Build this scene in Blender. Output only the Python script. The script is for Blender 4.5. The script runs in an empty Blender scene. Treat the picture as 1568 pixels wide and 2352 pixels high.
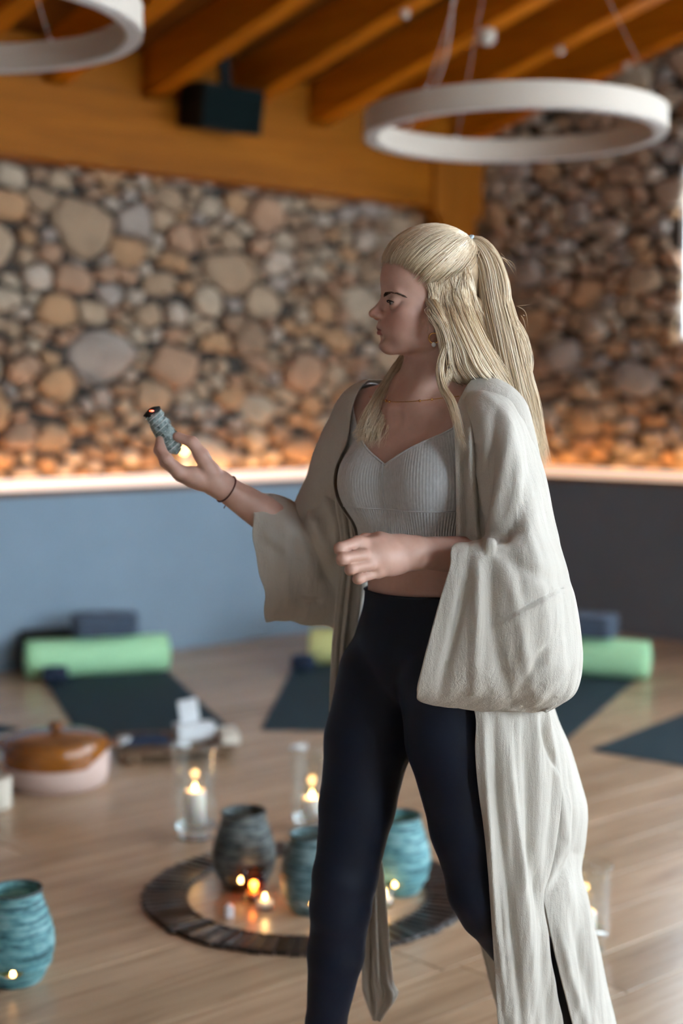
import bpy, bmesh, math, random
import numpy as np
from mathutils import Vector, Matrix, noise as mnoise

SC = bpy.context.scene
COL = SC.collection
rnd = random.Random(7)
PI = math.pi

# ------------------------------------------------------------------ camera
CAM_H = 1.37
FPX = 3267.0                                   # 50 mm lens on a 36 mm high frame, in pixels of a 2352 px high picture
PITCH = math.atan(250 / FPX)
cam_d = bpy.data.cameras.new('camera')
cam_d.sensor_fit = 'VERTICAL'; cam_d.sensor_height = 36.0; cam_d.sensor_width = 24.0; cam_d.lens = 50.0
cam_d.clip_start = 0.05; cam_d.clip_end = 200
cam_d.dof.use_dof = True; cam_d.dof.focus_distance = 2.34; cam_d.dof.aperture_fstop = 1.7; cam_d.dof.aperture_blades = 9
cam = bpy.data.objects.new('camera', cam_d); COL.objects.link(cam)
cam.location = (0, 0, CAM_H); cam.rotation_euler = (PI / 2 - PITCH, 0, 0)
SC.camera = cam

# ------------------------------------------------------------------ sky, exposure
world = bpy.data.worlds.new('sky'); SC.world = world; world.use_nodes = True
bg = world.node_tree.nodes['Background']
bg.inputs[0].default_value = (0.76, 0.89, 1.0, 1); bg.inputs[1].default_value = 14.5     # even overcast sky
vs = SC.view_settings
vs.view_transform = 'Standard'; vs.look = 'None'; vs.gamma = 1.0; vs.use_curve_mapping = False; vs.exposure = 0.1

# ------------------------------------------------------------------ room frame: one corner, two walls leaving it
K = Vector((0.805, 9.364, 0))
aL, aR = math.radians(50), math.radians(44)
uL = Vector((-math.sin(aL), -math.cos(aL), 0)); nL = Vector((math.cos(aL), -math.sin(aL), 0))
uR = Vector((math.sin(aR), -math.cos(aR), 0)); nR = Vector((-math.cos(aR), -math.sin(aR), 0))
LEN_L, LEN_R = 8.0, 10.0
UP = Vector((0, 0, 1))
ROOF0, ROOF_T = 2.97, 0.24                     # underside of the rafters at the wall, rise per metre
def roof(t): return ROOF0 + ROOF_T * t

WIN_R = [(1.572, 2.9, 1.72, 2.75), (4.2, 5.4, 1.2, 2.9), (5.9, 9.4, 0.35, 4.1)]        # windows of the right wall: s0, s1, z0, z1
WIN_B = [(0.5, 2.3, 0.3, 3.6), (3.0, 4.3, 0.3, 3.4), (5.0, 6.2, 0.5, 3.2)]            # windows of the wall facing the stone wall
KB = K + uR * LEN_R
def portal(o, u, n, w):
    s0, s1, z0, z1 = w
    L = bpy.data.lights.new('daylight_opening', 'AREA'); L.shape = 'RECTANGLE'; L.size = s1 - s0; L.size_y = z1 - z0
    L.cycles.is_portal = True
    ob = bpy.data.objects.new('daylight_opening', L); COL.objects.link(ob)
    zax = -n; yax = UP; xax = yax.cross(zax)
    m = Matrix((xax, yax, zax)).transposed().to_4x4()
    m.translation = o + u * ((s0 + s1) / 2) + UP * ((z0 + z1) / 2) - n * 0.12
    ob.matrix_world = m
for w in WIN_R: portal(K, uR, nR, w)
for w in WIN_B: portal(KB, uL, -nL, w)

# ------------------------------------------------------------------ helpers
def PX(p):                                     # where a point falls in the picture (only to decide which pieces are in view)
    q = Vector(p) - Vector((0, 0, CAM_H)); c, s = math.cos(PITCH), math.sin(PITCH)
    w = q.y * c - q.z * s
    if w < 0.1: return (-9999, -9999)
    return 784 + FPX * q.x / w, 1176 - FPX * (q.y * s + q.z * c) / w
def in_view(p, m=40):
    x, y = PX(p); return -m < x < 1568 + m and -m < y < 2352 + m

def tag(o, label, cat, group=None, kind=None):
    o['label'] = label; o['category'] = cat
    if group: o['group'] = group
    if kind: o['kind'] = kind
    return o
def link(o, parent=None):
    COL.objects.link(o)
    if parent is not None: o.parent = parent
    return o
def empty(name, loc=(0, 0, 0), rz=0.0, parent=None):
    o = bpy.data.objects.new(name, None); o.location = loc; o.rotation_euler = (0, 0, rz); o.empty_display_size = 0.05
    return link(o, parent)
def mesh(name, v, f, mat=None, smooth=False, mats=None, mi=None):
    me = bpy.data.meshes.new(name)
    me.from_pydata([tuple(map(float, p)) for p in v] if not isinstance(v, np.ndarray) else v.tolist(), [], f if not isinstance(f, np.ndarray) else f.tolist())
    for m in (mats or ([mat] if mat else [])): me.materials.append(m)
    if mi is not None: me.polygons.foreach_set('material_index', mi)
    if smooth: me.polygons.foreach_set('use_smooth', [True] * len(me.polygons))
    me.update(); return me
def obj(name, v, f, mat=None, parent=None, smooth=False, loc=None, rz=0.0, **k):
    o = bpy.data.objects.new(name, mesh(name, v, f, mat, smooth, **k))
    if loc is not None: o.location = loc
    if rz: o.rotation_euler = (0, 0, rz)
    return link(o, parent)
class MB:                                      # collects shapes for ONE mesh
    def __init__(s): s.v = []; s.f = []
    def add(s, v, f):
        n = len(s.v); s.v += [tuple(p) for p in v]; s.f += [tuple(i + n for i in q) for q in f]; return s
    def hexa(s, o, a, b, c):                   # box from a corner and three edge vectors
        o, a, b, c = Vector(o), Vector(a), Vector(b), Vector(c)
        p = [o, o + a, o + a + b, o + b, o + c, o + a + c, o + a + b + c, o + b + c]
        f = [(0, 3, 2, 1), (4, 5, 6, 7), (0, 1, 5, 4), (1, 2, 6, 5), (2, 3, 7, 6), (3, 0, 4, 7)]
        if a.cross(b).dot(c) < 0: f = [q[::-1] for q in f]
        return s.add(p, f)
    def box(s, c, d):
        return s.hexa((c[0] - d[0] / 2, c[1] - d[1] / 2, c[2] - d[2] / 2), (d[0], 0, 0), (0, d[1], 0), (0, 0, d[2]))
    def lathe(s, prof, n=32, c=(0, 0, 0), cap0=False, cap1=False):
        v = []; f = []; m = len(prof)
        for r, z in prof:
            for k in range(n):
                a = 2 * PI * k / n; v.append((c[0] + r * math.cos(a), c[1] + r * math.sin(a), c[2] + z))
        for i in range(m - 1):
            for k in range(n):
                k2 = (k + 1) % n; f.append((i * n + k, i * n + k2, (i + 1) * n + k2, (i + 1) * n + k))
        if cap0: f.append(tuple(range(n - 1, -1, -1)))
        if cap1: f.append(tuple((m - 1) * n + k for k in range(n)))
        return s.add(v, f)
    def tube(s, pts, r, n=8, cap=True):
        pts = [Vector(p) for p in pts]; R = r if hasattr(r, '__len__') else [r] * len(pts)
        v = []; f = []; ref = Vector((0.13, 0.21, 0.97))
        for i, p in enumerate(pts):
            t = (pts[min(i + 1, len(pts) - 1)] - pts[max(i - 1, 0)]).normalized()
            a = t.cross(ref)
            if a.length < 1e-3: a = t.cross(Vector((1, 0, 0)))
            a.normalize(); b = t.cross(a)
            for k in range(n):
                g = 2 * PI * k / n; v.append(p + (a * math.cos(g) + b * math.sin(g)) * R[i])
        for i in range(len(pts) - 1):
            for k in range(n):
                k2 = (k + 1) % n; f.append((i * n + k, i * n + k2, (i + 1) * n + k2, (i + 1) * n + k))
        if cap: f += [tuple(range(n - 1, -1, -1)), tuple((len(pts) - 1) * n + k for k in range(n))]
        return s.add(v, f)
    def build(s, name, mat, parent=None, smooth=False, loc=None, rz=0.0, bevel=0.0, seg=2):
        o = obj(name, s.v, s.f, mat, parent, smooth, loc, rz)
        if bevel:
            b = o.modifiers.new('bevel', 'BEVEL'); b.width = bevel; b.segments = seg; b.limit_method = 'ANGLE'; b.angle_limit = math.radians(40)
        return o
def autosmooth(o, deg=40):
    me = o.data; me.polygons.foreach_set('use_smooth', [True] * len(me.polygons))
    try: me.set_sharp_from_angle(angle=math.radians(deg))
    except Exception: pass
    return o
def copy_tree(o, parent=None):
    c = o.copy(); COL.objects.link(c); c.parent = parent
    for ch in list(o.children): copy_tree(ch, c)
    return c

# ------------------------------------------------------------------ materials
def srgb(r, g, b):
    return tuple(((c / 255) / 12.92 if c / 255 <= 0.04045 else ((c / 255 + 0.055) / 1.055) ** 2.4) for c in (r, g, b)) + (1,)
class N:
    def __init__(s, name):
        s.m = bpy.data.materials.new(name); s.m.use_nodes = True; s.t = s.m.node_tree; s.b = s.t.nodes['Principled BSDF']; s.out = s.t.nodes['Material Output']
    def n(s, typ, **k):
        x = s.t.nodes.new(typ)
        for a, v in k.items(): setattr(x, a, v)
        return x
    def l(s, a, b): s.t.links.new(a, b)
    def coords(s, scale=(1, 1, 1), rot=(0, 0, 0), kind='Object'):
        c = s.n('ShaderNodeTexCoord'); o = c.outputs[kind]
        if any(rot): r = s.n('ShaderNodeMapping'); r.inputs['Rotation'].default_value = rot; s.l(o, r.inputs[0]); o = r.outputs[0]
        m = s.n('ShaderNodeMapping'); m.inputs['Scale'].default_value = scale; s.l(o, m.inputs[0]); return m.outputs[0]
    def noise(s, vec, scale=5, detail=4, rough=0.55, dist=0.0):
        x = s.n('ShaderNodeTexNoise'); x.inputs['Scale'].default_value = scale; x.inputs['Detail'].default_value = detail
        x.inputs['Roughness'].default_value = rough; x.inputs['Distortion'].default_value = dist
        if vec is not None: s.l(vec, x.inputs['Vector'])
        return x.outputs['Fac']
    def ramp(s, fac, stops):
        r = s.n('ShaderNodeValToRGB'); e = r.color_ramp.elements
        while len(e) < len(stops): e.new(0.5)
        for i, (p, c) in enumerate(stops): e[i].position = p; e[i].color = c
        s.l(fac, r.inputs[0]); return r.outputs[0]
    def mix(s, a, b, fac, blend='MIX'):
        x = s.n('ShaderNodeMix', data_type='RGBA', blend_type=blend)
        for sock, val in ((x.inputs['Factor'], fac), (x.inputs['A'], a), (x.inputs['B'], b)):
            if hasattr(val, 'is_linked'): s.l(val, sock)
            else: sock.default_value = val
        return x.outputs['Result']
    def bump(s, h, strength=0.3, dist=0.01):
        x = s.n('ShaderNodeBump'); x.inputs['Strength'].default_value = strength; x.inputs['Distance'].default_value = dist
        s.l(h, x.inputs['Height']); s.l(x.outputs[0], s.b.inputs['Normal']); return x
    def base(s, c):
        if hasattr(c, 'is_linked'): s.l(c, s.b.inputs['Base Color'])
        else: s.b.inputs['Base Color'].default_value = c
        return s
    def set(s, **k):
        for a, v in k.items(): s.b.inputs[a.replace('_', ' ')].default_value = v
        return s
def plain(name, c, rough=0.6, metal=0.0, nscale=0, nstr=0.0, var=0.12, spec=0.5, **k):
    x = N(name); x.set(Roughness=rough, Metallic=metal, **k); x.b.inputs['Specular IOR Level'].default_value = spec
    f = x.noise(x.coords(), nscale or 18, 3)
    x.base(x.ramp(f, [(0.25, tuple(q * (1 - var) for q in c[:3]) + (1,)), (0.75, tuple(min(1, q * (1 + var)) for q in c[:3]) + (1,))]))
    if nstr: x.bump(f, nstr, 0.004)
    return x.m
def emit(name, c, s):
    x = N(name); x.base((0.8, 0.8, 0.8, 1)); x.b.inputs['Emission Color'].default_value = c; x.b.inputs['Emission Strength'].default_value = s
    return x.m
def wood(name, dark, mid, light, rough=0.5, scale=(1, 14, 14), rot=(0, 0, 0), per=0.25, bumpv=0.15, coat=0.0, spec=0.08):
    x = N(name); x.set(Roughness=rough); x.b.inputs['Specular IOR Level'].default_value = spec; x.b.inputs['Coat Weight'].default_value = coat; x.b.inputs['Coat Roughness'].default_value = 0.25
    oi = x.n('ShaderNodeObjectInfo'); vm = x.n('ShaderNodeVectorMath', operation='ADD')
    cx = x.n('ShaderNodeCombineXYZ'); mu = x.n('ShaderNodeMath', operation='MULTIPLY'); mu.inputs[1].default_value = 37.0
    x.l(oi.outputs['Random'], mu.inputs[0]); x.l(mu.outputs[0], cx.inputs[0]); x.l(mu.outputs[0], cx.inputs[2])
    x.l(x.coords(scale, rot), vm.inputs[0]); x.l(cx.outputs[0], vm.inputs[1])
    f = x.noise(vm.outputs[0], 2.2, 6, 0.6, 0.6); f2 = x.noise(vm.outputs[0], 0.5, 2, 0.5)
    c = x.ramp(f, [(0.22, dark), (0.5, mid), (0.78, light)])
    c = x.mix(c, x.ramp(f2, [(0.3, (0.62, 0.6, 0.58, 1)), (0.7, (1, 1, 1, 1))]), 0.6, 'MULTIPLY')
    pr = x.ramp(oi.outputs['Random'], [(0.0, (1 - per, 1 - per, 1 - per * 1.1, 1)), (1.0, (1, 1, 1, 1))])
    x.base(x.mix(c, pr, 1.0, 'MULTIPLY')); x.bump(f, bumpv, 0.004)
    return x.m

M = {}
rotL = (0, 0, -math.atan2(uL.y, uL.x)); rotR = (0, 0, -math.atan2(uR.y, uR.x))
M['floor'] = wood('oak_floor', (0.34, 0.215, 0.13, 1), (0.55, 0.38, 0.245, 1), (0.66, 0.48, 0.32, 1), 0.27, (0.9, 11, 11), rotL, 0.22, 0.06, 0.0, 0.45)
M['beam'] = wood('orange_pine_beam', (0.20, 0.060, 0.004, 1), (0.31, 0.098, 0.006, 1), (0.37, 0.125, 0.010, 1), 0.5, (0.8, 12, 12), rotL, 0.15)
M['rafter'] = wood('orange_pine_rafter', (0.26, 0.064, 0.002, 1), (0.42, 0.112, 0.003, 1), (0.50, 0.145, 0.005, 1), 0.5, (0.8, 12, 12), rotR, 0.2)
M['board'] = wood('red_brown_ceiling_board', (0.10, 0.028, 0.004, 1), (0.17, 0.05, 0.006, 1), (0.22, 0.068, 0.008, 1), 0.6, (0.8, 12, 12), rotL, 0.2)
M['trim'] = wood('brown_trim', (0.10, 0.05, 0.025, 1), (0.18, 0.09, 0.045, 1), (0.24, 0.125, 0.065, 1), 0.5, (0.8, 14, 14), rotL, 0.1)
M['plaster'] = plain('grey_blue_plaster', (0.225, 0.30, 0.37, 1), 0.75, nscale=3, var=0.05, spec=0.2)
M['plaster_shade'] = plain('shaded_plaster', (0.125, 0.13, 0.14, 1), 0.75, nscale=3, var=0.05, spec=0.2)  # the left wall's plaster darkened; right wall's shade is put into the colour
M['plaster_w'] = plain('clay_plaster', (0.24, 0.21, 0.185, 1), 0.85, nscale=3, var=0.05)
M['mortar'] = plain('dark_mortar', (0.045, 0.036, 0.028, 1), 0.95, nscale=30, nstr=0.5, var=0.4)
M['white'] = plain('white_enamel', (0.46, 0.405, 0.34, 1), 0.7, nscale=4, var=0.02)
M['frame'] = plain('window_frame', (0.75, 0.75, 0.74, 1), 0.5)
M['black'] = plain('black_plastic', (0.003, 0.004, 0.004, 1), 0.6, spec=0.12)
M['grille'] = plain('speaker_cloth', (0.002, 0.006, 0.006, 1), 0.85, nscale=200, nstr=0.2, spec=0.08)
M['steel'] = plain('steel', (0.5, 0.5, 0.5, 1), 0.35, 1.0)
STONE = []
for i, c in enumerate([(0.35, 0.25, 0.165), (0.30, 0.205, 0.13), (0.37, 0.29, 0.21), (0.36, 0.21, 0.11), (0.29, 0.24, 0.205), (0.25, 0.16, 0.10), (0.39, 0.315, 0.25), (0.33, 0.20, 0.125)]):
    x = N('rubble_stone'); x.set(Roughness=0.9)
    f = x.noise(x.coords(), 9, 6, 0.65); g = x.noise(x.coords(), 45, 4, 0.6)
    a = x.ramp(f, [(0.25, tuple(q * 0.62 for q in c) + (1,)), (0.5, c + (1,)), (0.8, (c[0] * 1.15, c[1] * 1.12, c[2] * 1.08, 1))])
    x.base(a); x.bump(x.mix(f, g, 0.5), 0.7, 0.02); STONE.append(x.m)
g = N('clear_glass'); g.base((0.96, 0.99, 0.98, 1)); g.set(Roughness=0.0, IOR=1.45); g.b.inputs['Transmission Weight'].default_value = 1.0; M['glass'] = g.m
def thin_glass(name, tint=(0.97, 0.985, 0.98, 1)):
    x = N(name); t = x.n('ShaderNodeBsdfTransparent'); t.inputs[0].default_value = tint; gl = x.n('ShaderNodeBsdfGlossy'); gl.inputs['Roughness'].default_value = 0.03; gl.inputs['Color'].default_value = (1, 1, 1, 1)
    lw = x.n('ShaderNodeLayerWeight'); lw.inputs[0].default_value = 0.5; pw = x.n('ShaderNodeMath', operation='POWER'); pw.inputs[1].default_value = 4.0; x.l(lw.outputs['Facing'], pw.inputs[0]); fr = x.n('ShaderNodeMath', operation='MULTIPLY_ADD'); fr.inputs[1].default_value = 0.85; fr.inputs[2].default_value = 0.045; x.l(pw.outputs[0], fr.inputs[0]); mx = x.n('ShaderNodeMixShader'); x.l(fr.outputs[0], mx.inputs[0]); x.l(t.outputs[0], mx.inputs[1]); x.l(gl.outputs[0], mx.inputs[2]); x.l(mx.outputs[0], x.out.inputs[0]); return x.m
M['thin'] = thin_glass('thin_clear_glass')
g = N('window_glass'); g.b.inputs['Transmission Weight'].default_value = 1.0; g.base((1, 1, 1, 1)); g.set(Roughness=0.0, IOR=1.0); M['pane'] = g.m
g = N('amber_glass'); g.base((0.95, 0.36, 0.10, 1)); g.set(Roughness=0.03, IOR=1.45); g.b.inputs['Transmission Weight'].default_value = 1.0; M['amber'] = g.m
M['flame'] = emit('flame', (1.0, 0.52, 0.16, 1), 26.0)
g = N('candle_wax'); g.base((0.90, 0.87, 0.82, 1)); g.set(Roughness=0.5); g.b.inputs['Subsurface Weight'].default_value = 0.35; g.b.inputs['Subsurface Radius'].default_value = (0.02, 0.012, 0.007); M['wax'] = g.m
M['wick'] = plain('wick', (0.02, 0.015, 0.01, 1), 0.9)
M['led'] = emit('led_diode', (1.0, 0.47, 0.14, 1), 125.0)
M['diffuser'] = emit('led_diffuser', (1.0, 0.60, 0.36, 1), 0.85)
# ================================================================== THE SETTING
# ---- floor: boards parallel to the left wall
fl = empty('floor'); fl['kind'] = 'structure'; fl['label'] = 'light oak plank floor of the yoga room'
quad = [K, K + uL * LEN_L, K + uL * LEN_L + uR * LEN_R, K + uR * LEN_R]
sub = MB().hexa(K - UP * 0.12 - uL * 0.2 - uR * 0.2, uL * (LEN_L + 0.4), uR * (LEN_R + 0.4), UP * 0.10).build('subfloor', M['trim'], fl)
PW = 0.185; rest = MB(); j = 0; t = 0.0
while t < LEN_R:
    w = min(PW, LEN_R - t); s = -rnd.uniform(0.0, 1.6)
    while s < LEN_L:
        ln = rnd.uniform(1.3, 2.2); a, b = max(0, s), min(LEN_L, s + ln); s += ln
        if b - a < 0.05: continue
        o = K + uL * (a + 0.0016) + uR * (t + 0.0016) - UP * (0.02 + rnd.uniform(0, 0.0006))
        A, B = uL * (b - a - 0.0032), uR * (w - 0.0032)
        if any(in_view(o + A * (i / 8) + B * q, 10) for i in range(9) for q in (0, 1)):
            MB().hexa(o, A, B, UP * 0.02).build('plank', M['floor'], fl, bevel=0.0015, seg=1)
        else: rest.hexa(o, A, B, UP * 0.02)
    t += PW
st = rest.build('plank_field', M['floor'], fl); st['kind'] = 'stuff'

# ---- rubble stones: random sizes packed in a power diagram
def rubble(seed, s0, s1, z0, z1f, avoid=None, sz=(0.034, 0.155), n_try=9000):
    R = random.Random(seed); P = []; cell = {}
    AX = 1.3
    for k in range(n_try):
        r = sz[0] + (sz[1] - sz[0]) * (R.random() ** 2.0) * (1 - 0.8 * k / n_try)
        x = R.uniform(s0, s1) / AX; z = R.uniform(z0, z1f(s1))
        if z > z1f(x * AX) + 0.05: continue
        ok = True; ci, cj = int(x / 0.3), int(z / 0.3)
        for a in (-1, 0, 1):
            for b in (-1, 0, 1):
                for (X, Z, Q) in cell.get((ci + a, cj + b), ()):
                    if (X - x) ** 2 + (Z - z) ** 2 < (0.86 * (r + Q)) ** 2: ok = False; break
                if not ok: break
            if not ok: break
        if ok: P.append((x, z, r)); cell.setdefault((ci, cj), []).append((x, z, r))
    out = []
    for (x, z, r) in P:
        poly = [(x - .35, z - .35), (x + .35, z - .35), (x + .35, z + .35), (x - .35, z + .35)]
        cons = []
        ci, cj = int(x / 0.3), int(z / 0.3)
        for a in (-2, -1, 0, 1, 2):
            for b in (-2, -1, 0, 1, 2):
                for (X, Z, Q) in cell.get((ci + a, cj + b), ()):
                    if (X, Z) == (x, z): continue
                    dx, dz = X - x, Z - z; d = math.hypot(dx, dz)
                    t = (d * d + r * r - Q * Q) / (2 * d)
                    cons.append((dx / d, dz / d, dx / d * x + dz / d * z + t - 0.0075))
        ra = R.uniform(-.35, .35); ca, sa = math.cos(ra), math.sin(ra); hx, hz = r * R.uniform(1.0, 1.3), r * R.uniform(.86, 1.12)
        cons += [(ca, sa, ca * x + sa * z + hx), (-ca, -sa, -ca * x - sa * z + hx), (-sa, ca, -sa * x + ca * z + hz), (sa, -ca, sa * x - ca * z + hz)]
        cons += [(-1, 0, -s0 / AX), (1, 0, s1 / AX), (0, -1, -z0)]
        for (a, b, c) in cons:
            q = []
            for i in range(len(poly)):
                p1, p2 = poly[i], poly[(i + 1) % len(poly)]
                d1, d2 = a * p1[0] + b * p1[1] - c, a * p2[0] + b * p2[1] - c
                if d1 <= 0: q.append(p1)
                if (d1 <= 0) != (d2 <= 0):
                    t = d1 / (d1 - d2); q.append((p1[0] + (p2[0] - p1[0]) * t, p1[1] + (p2[1] - p1[1]) * t))
            poly = q
            if len(poly) < 3: break
        if len(poly) < 3: continue
        poly = [(p[0] * AX, min(p[1], z1f(p[0] * AX))) for p in poly]
        A = 0.5 * sum(poly[i][0] * poly[(i + 1) % len(poly)][1] - poly[(i + 1) % len(poly)][0] * poly[i][1] for i in range(len(poly)))
        if abs(A) < 0.0008: continue
        cx = sum(p[0] for p in poly) / len(poly); cz = sum(p[1] for p in poly) / len(poly)
        if min(p[1] for p in poly) < z0 - 0.004: continue
        if avoid and any(q[0] - 0.02 < cx < q[1] + 0.02 and q[2] - 0.02 < cz < q[3] + 0.02 for q in avoid): continue
        # round the corners, resample
        for cut in (0.11, 0.22):
            q = []
            for i in range(len(poly)):
                p1, p2 = poly[i], poly[(i + 1) % len(poly)]
                q += [(p1[0] * (1 - cut) + p2[0] * cut, p1[1] * (1 - cut) + p2[1] * cut), (p1[0] * cut + p2[0] * (1 - cut), p1[1] * cut + p2[1] * (1 - cut))]
            poly = q
        nn = 18; L = [0]
        for i in range(len(poly)): L.append(L[-1] + math.dist(poly[i], poly[(i + 1) % len(poly)]))
        rs = []; i = 0
        for k in range(nn):
            d = L[-1] * k / nn
            while L[i + 1] < d: i += 1
            t = (d - L[i]) / max(1e-9, L[i + 1] - L[i]); p1, p2 = poly[i], poly[(i + 1) % len(poly)]
            q = (p1[0] + (p2[0] - p1[0]) * t, p1[1] + (p2[1] - p1[1]) * t)
            w = 1 + 0.10 * mnoise.noise((q[0] * 23, q[1] * 23, 3.1)); rs.append((cx + (q[0] - cx) * min(1.03, w), cz + (q[1] - cz) * min(1.03, w)))
        out.append((cx, cz, abs(A), rs, R.random(), R.random(), R.uniform(-1, 1), R.uniform(-1, 1)))
    return out
def stone_shape(st, o, u, n):
    cx, cz, A, rs, r1, r2, tx, tz = st; nn = len(rs)
    h = 0.028 + 0.032 * r1 + 0.014 * min(1, A / 0.05); v = []
    low = max(0.0, min(1.0, (cz - 1.0) / 0.12)); tx *= low; tz *= low
    def warp(x, z):
        return x + 0.040 * low * mnoise.noise((x * 6.3, z * 6.3, 5.5)) + 0.012 * low * mnoise.noise((x * 19, z * 19, 1.5)), z + 0.036 * low * mnoise.noise((x * 6.3, z * 6.3, 9.1)) + 0.012 * low * mnoise.noise((x * 19, z * 19, 4.5))
    for sc, dp in ((1.0, -0.01), (0.985, h * 0.55), (0.935, h * 0.88), (0.74, h)):
        for i, (x, z) in enumerate(rs):
            jx, jz = x - cx, z - cz
            d = dp + (tx * jx + tz * jz) * 0.16 * (dp > 0) + (mnoise.noise((x * 17, z * 17, r2 * 9)) * 0.010 if dp > 0 else 0)
            wx, wz = warp(cx + jx * sc, cz + jz * sc); v.append(o + u * wx + UP * wz + n * d)
    wx, wz = warp(cx, cz); v.append(o + u * wx + UP * wz + n * (h * 1.04))
    f = []
    for k in range(3):
        for i in range(nn): f.append((k * nn + i, k * nn + (i + 1) % nn, (k + 1) * nn + (i + 1) % nn, (k + 1) * nn + i))
    for i in range(nn): f.append((3 * nn + i, 3 * nn + (i + 1) % nn, 4 * nn))
    if u.cross(UP).dot(n) < 0: f = [q[::-1] for q in f]
    return v, f
def stone_wall(parent, stones, o, u, n):
    stones.sort(key=lambda q: -q[2]); k = 0; far = MB(); fm = []
    for stn in stones:
        p = o + u * stn[0] + UP * stn[1]; mi = int(stn[4] * 7.99) if stn[5] < .8 else int(stn[5] * 79.9) % 8
        v, f = stone_shape(stn, o, u, n)
        if k < 300 and in_view(p, 60):
            obj('stone', v, f, STONE[mi], parent, True); k += 1
        else: far.add(v, f); fm += [mi] * len(f)
    if far.v:
        q = obj('small_stones', far.v, far.f, None, parent, True, mats=STONE, mi=fm); q['kind'] = 'stuff'
    return k

LED_Z = 0.925; RECESS = 0.08              # the stones stand back behind the plaster, leaving a ledge
# ---- left wall
wl = obj('wall_left', *(lambda b: (b.v, b.f))(MB().hexa(K - nL * 0.33 - uL * 0.25, uL * (LEN_L + 0.5), nL * 0.25, UP * 3.3)), M['mortar'])
wl['kind'] = 'structure'; wl['label'] = 'left wall of rubble stone above blue grey plaster'
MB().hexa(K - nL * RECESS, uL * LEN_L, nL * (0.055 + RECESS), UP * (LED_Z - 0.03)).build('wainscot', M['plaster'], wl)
MB().hexa(K - nL * RECESS + UP * (LED_Z - 0.03), uL * LEN_L, nL * (0.075 + RECESS), UP * 0.03).build('ledge_board', M['trim'], wl)
nl = stone_wall(wl, rubble(11, 0.0, 5.2, LED_Z, lambda s: 2.66), K - nL * RECESS, uL, nL)
# ---- right wall: a gable with windows
wr = empty('wall_right'); wr['kind'] = 'structure'; wr['label'] = 'right gable wall of rubble stone above plaster with its shade painted in'
def wall_with_holes(name, mat, parent, o, u, n, L, holes, top, thick=0.25, z0=0.0):
    b = MB(); xs = sorted({0.0, L} | {h[0] for h in holes} | {h[1] for h in holes})
    for x0, x1 in zip(xs, xs[1:]):
        hs = sorted([h for h in holes if h[0] <= x0 + 1e-6 and h[1] >= x1 - 1e-6], key=lambda h: h[2]); z = z0
        for h in hs + [None]:
            za, zb = (h[2], h[2]) if h else (top(x0), top(x1))
            p = [o + u * x0 + UP * z, o + u * x1 + UP * z, o + u * x1 + UP * zb, o + u * x0 + UP * za]
            v = p + [q - n * thick for q in p]
            f = [(0, 1, 2, 3), (7, 6, 5, 4), (0, 4, 5, 1), (1, 5, 6, 2), (2, 6, 7, 3), (3, 7, 4, 0)]
            if u.cross(UP).dot(n) < 0: f = [q[::-1] for q in f]
            b.add(v, f)
            if h: z = h[3]
    return b.build(name, mat, parent)
wall_with_holes('gable_backing', M['mortar'], wr, K - nR * RECESS, uR, nR, LEN_R, WIN_R, lambda t: roof(t) + 0.30)
MB().hexa(K - nR * RECESS, uR * LEN_R, nR * (0.055 + RECESS), UP * (LED_Z - 0.03)).build('wainscot', M['plaster_shade'], wr)
MB().hexa(K - nR * RECESS + UP * (LED_Z - 0.03), uR * LEN_R, nR * (0.075 + RECESS), UP * 0.03).build('ledge_board', M['trim'], wr)
nr = stone_wall(wr, rubble(23, 0.0, 3.4, LED_Z, lambda t: roof(t) + 0.2, avoid=WIN_R, sz=(0.034, 0.125)), K - nR * RECESS, uR, nR)
wall_with_holes('plaster_skin', M['plaster_w'], wr, K + uR * 3.4 + nR * 0.02, uR, nR, LEN_R - 3.4, [(a - 3.4, b - 3.4, c, d) for a, b, c, d in WIN_R[1:]], lambda t: roof(t + 3.4) + 0.2, 0.02, LED_Z)
# ---- the two walls behind the camera
wb = wall_with_holes('wall_back', M['plaster_w'], None, KB, uL, -nL, LEN_L, WIN_B, lambda t: roof(LEN_R) + 0.3); wb['kind'] = 'structure'; wb['label'] = 'clay plaster wall with tall windows behind the camera'
ws = wall_with_holes('wall_side', M['plaster_w'], None, K + uL * LEN_L, uR, -nR, LEN_R, [], lambda t: roof(t) + 0.3); ws['kind'] = 'structure'; ws['label'] = 'clay plaster side wall behind the camera'
# ---- windows
def window(i, o, u, n, w, label, panes=2, d=0.06, back=0.20):
    s0, s1, z0, z1 = w; r = empty('window_%d' % i, o + u * ((s0 + s1) / 2) + UP * z0); r['kind'] = 'structure'; r['label'] = label
    base = r.location.copy(); b = MB(); q = o - n * back - base
    for (a, e, c, g_) in ((s0, s1, z0, z0 + d), (s0, s1, z1 - d, z1), (s0, s0 + d, z0 + d, z1 - d), (s1 - d, s1, z0 + d, z1 - d)):
        b.hexa(q + u * a + UP * c, u * (e - a), n * 0.06, UP * (g_ - c))
    for k in range(1, panes):
        x = s0 + (s1 - s0) * k / panes; b.hexa(q + u * (x - 0.025) + UP * (z0 + d), u * 0.05, n * 0.05, UP * (z1 - z0 - 2 * d))
    b.build('window_frame', M['frame'], r)
    for k in range(panes):
        x0 = s0 + (s1 - s0) * k / panes + 0.03; x1 = s0 + (s1 - s0) * (k + 1) / panes - 0.03
        MB().hexa(q + u * x0 + n * 0.02 + UP * (z0 + d), u * (x1 - x0), n * 0.006, UP * (z1 - z0 - 2 * d)).build('pane', M['pane'], r)
window(1, K, uR, nR, WIN_R[0], 'bright window in the right stone wall at the picture edge', 2, 0.03, 0.15)
window(2, K, uR, nR, WIN_R[1], 'small window further along the right wall', 1)
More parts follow.
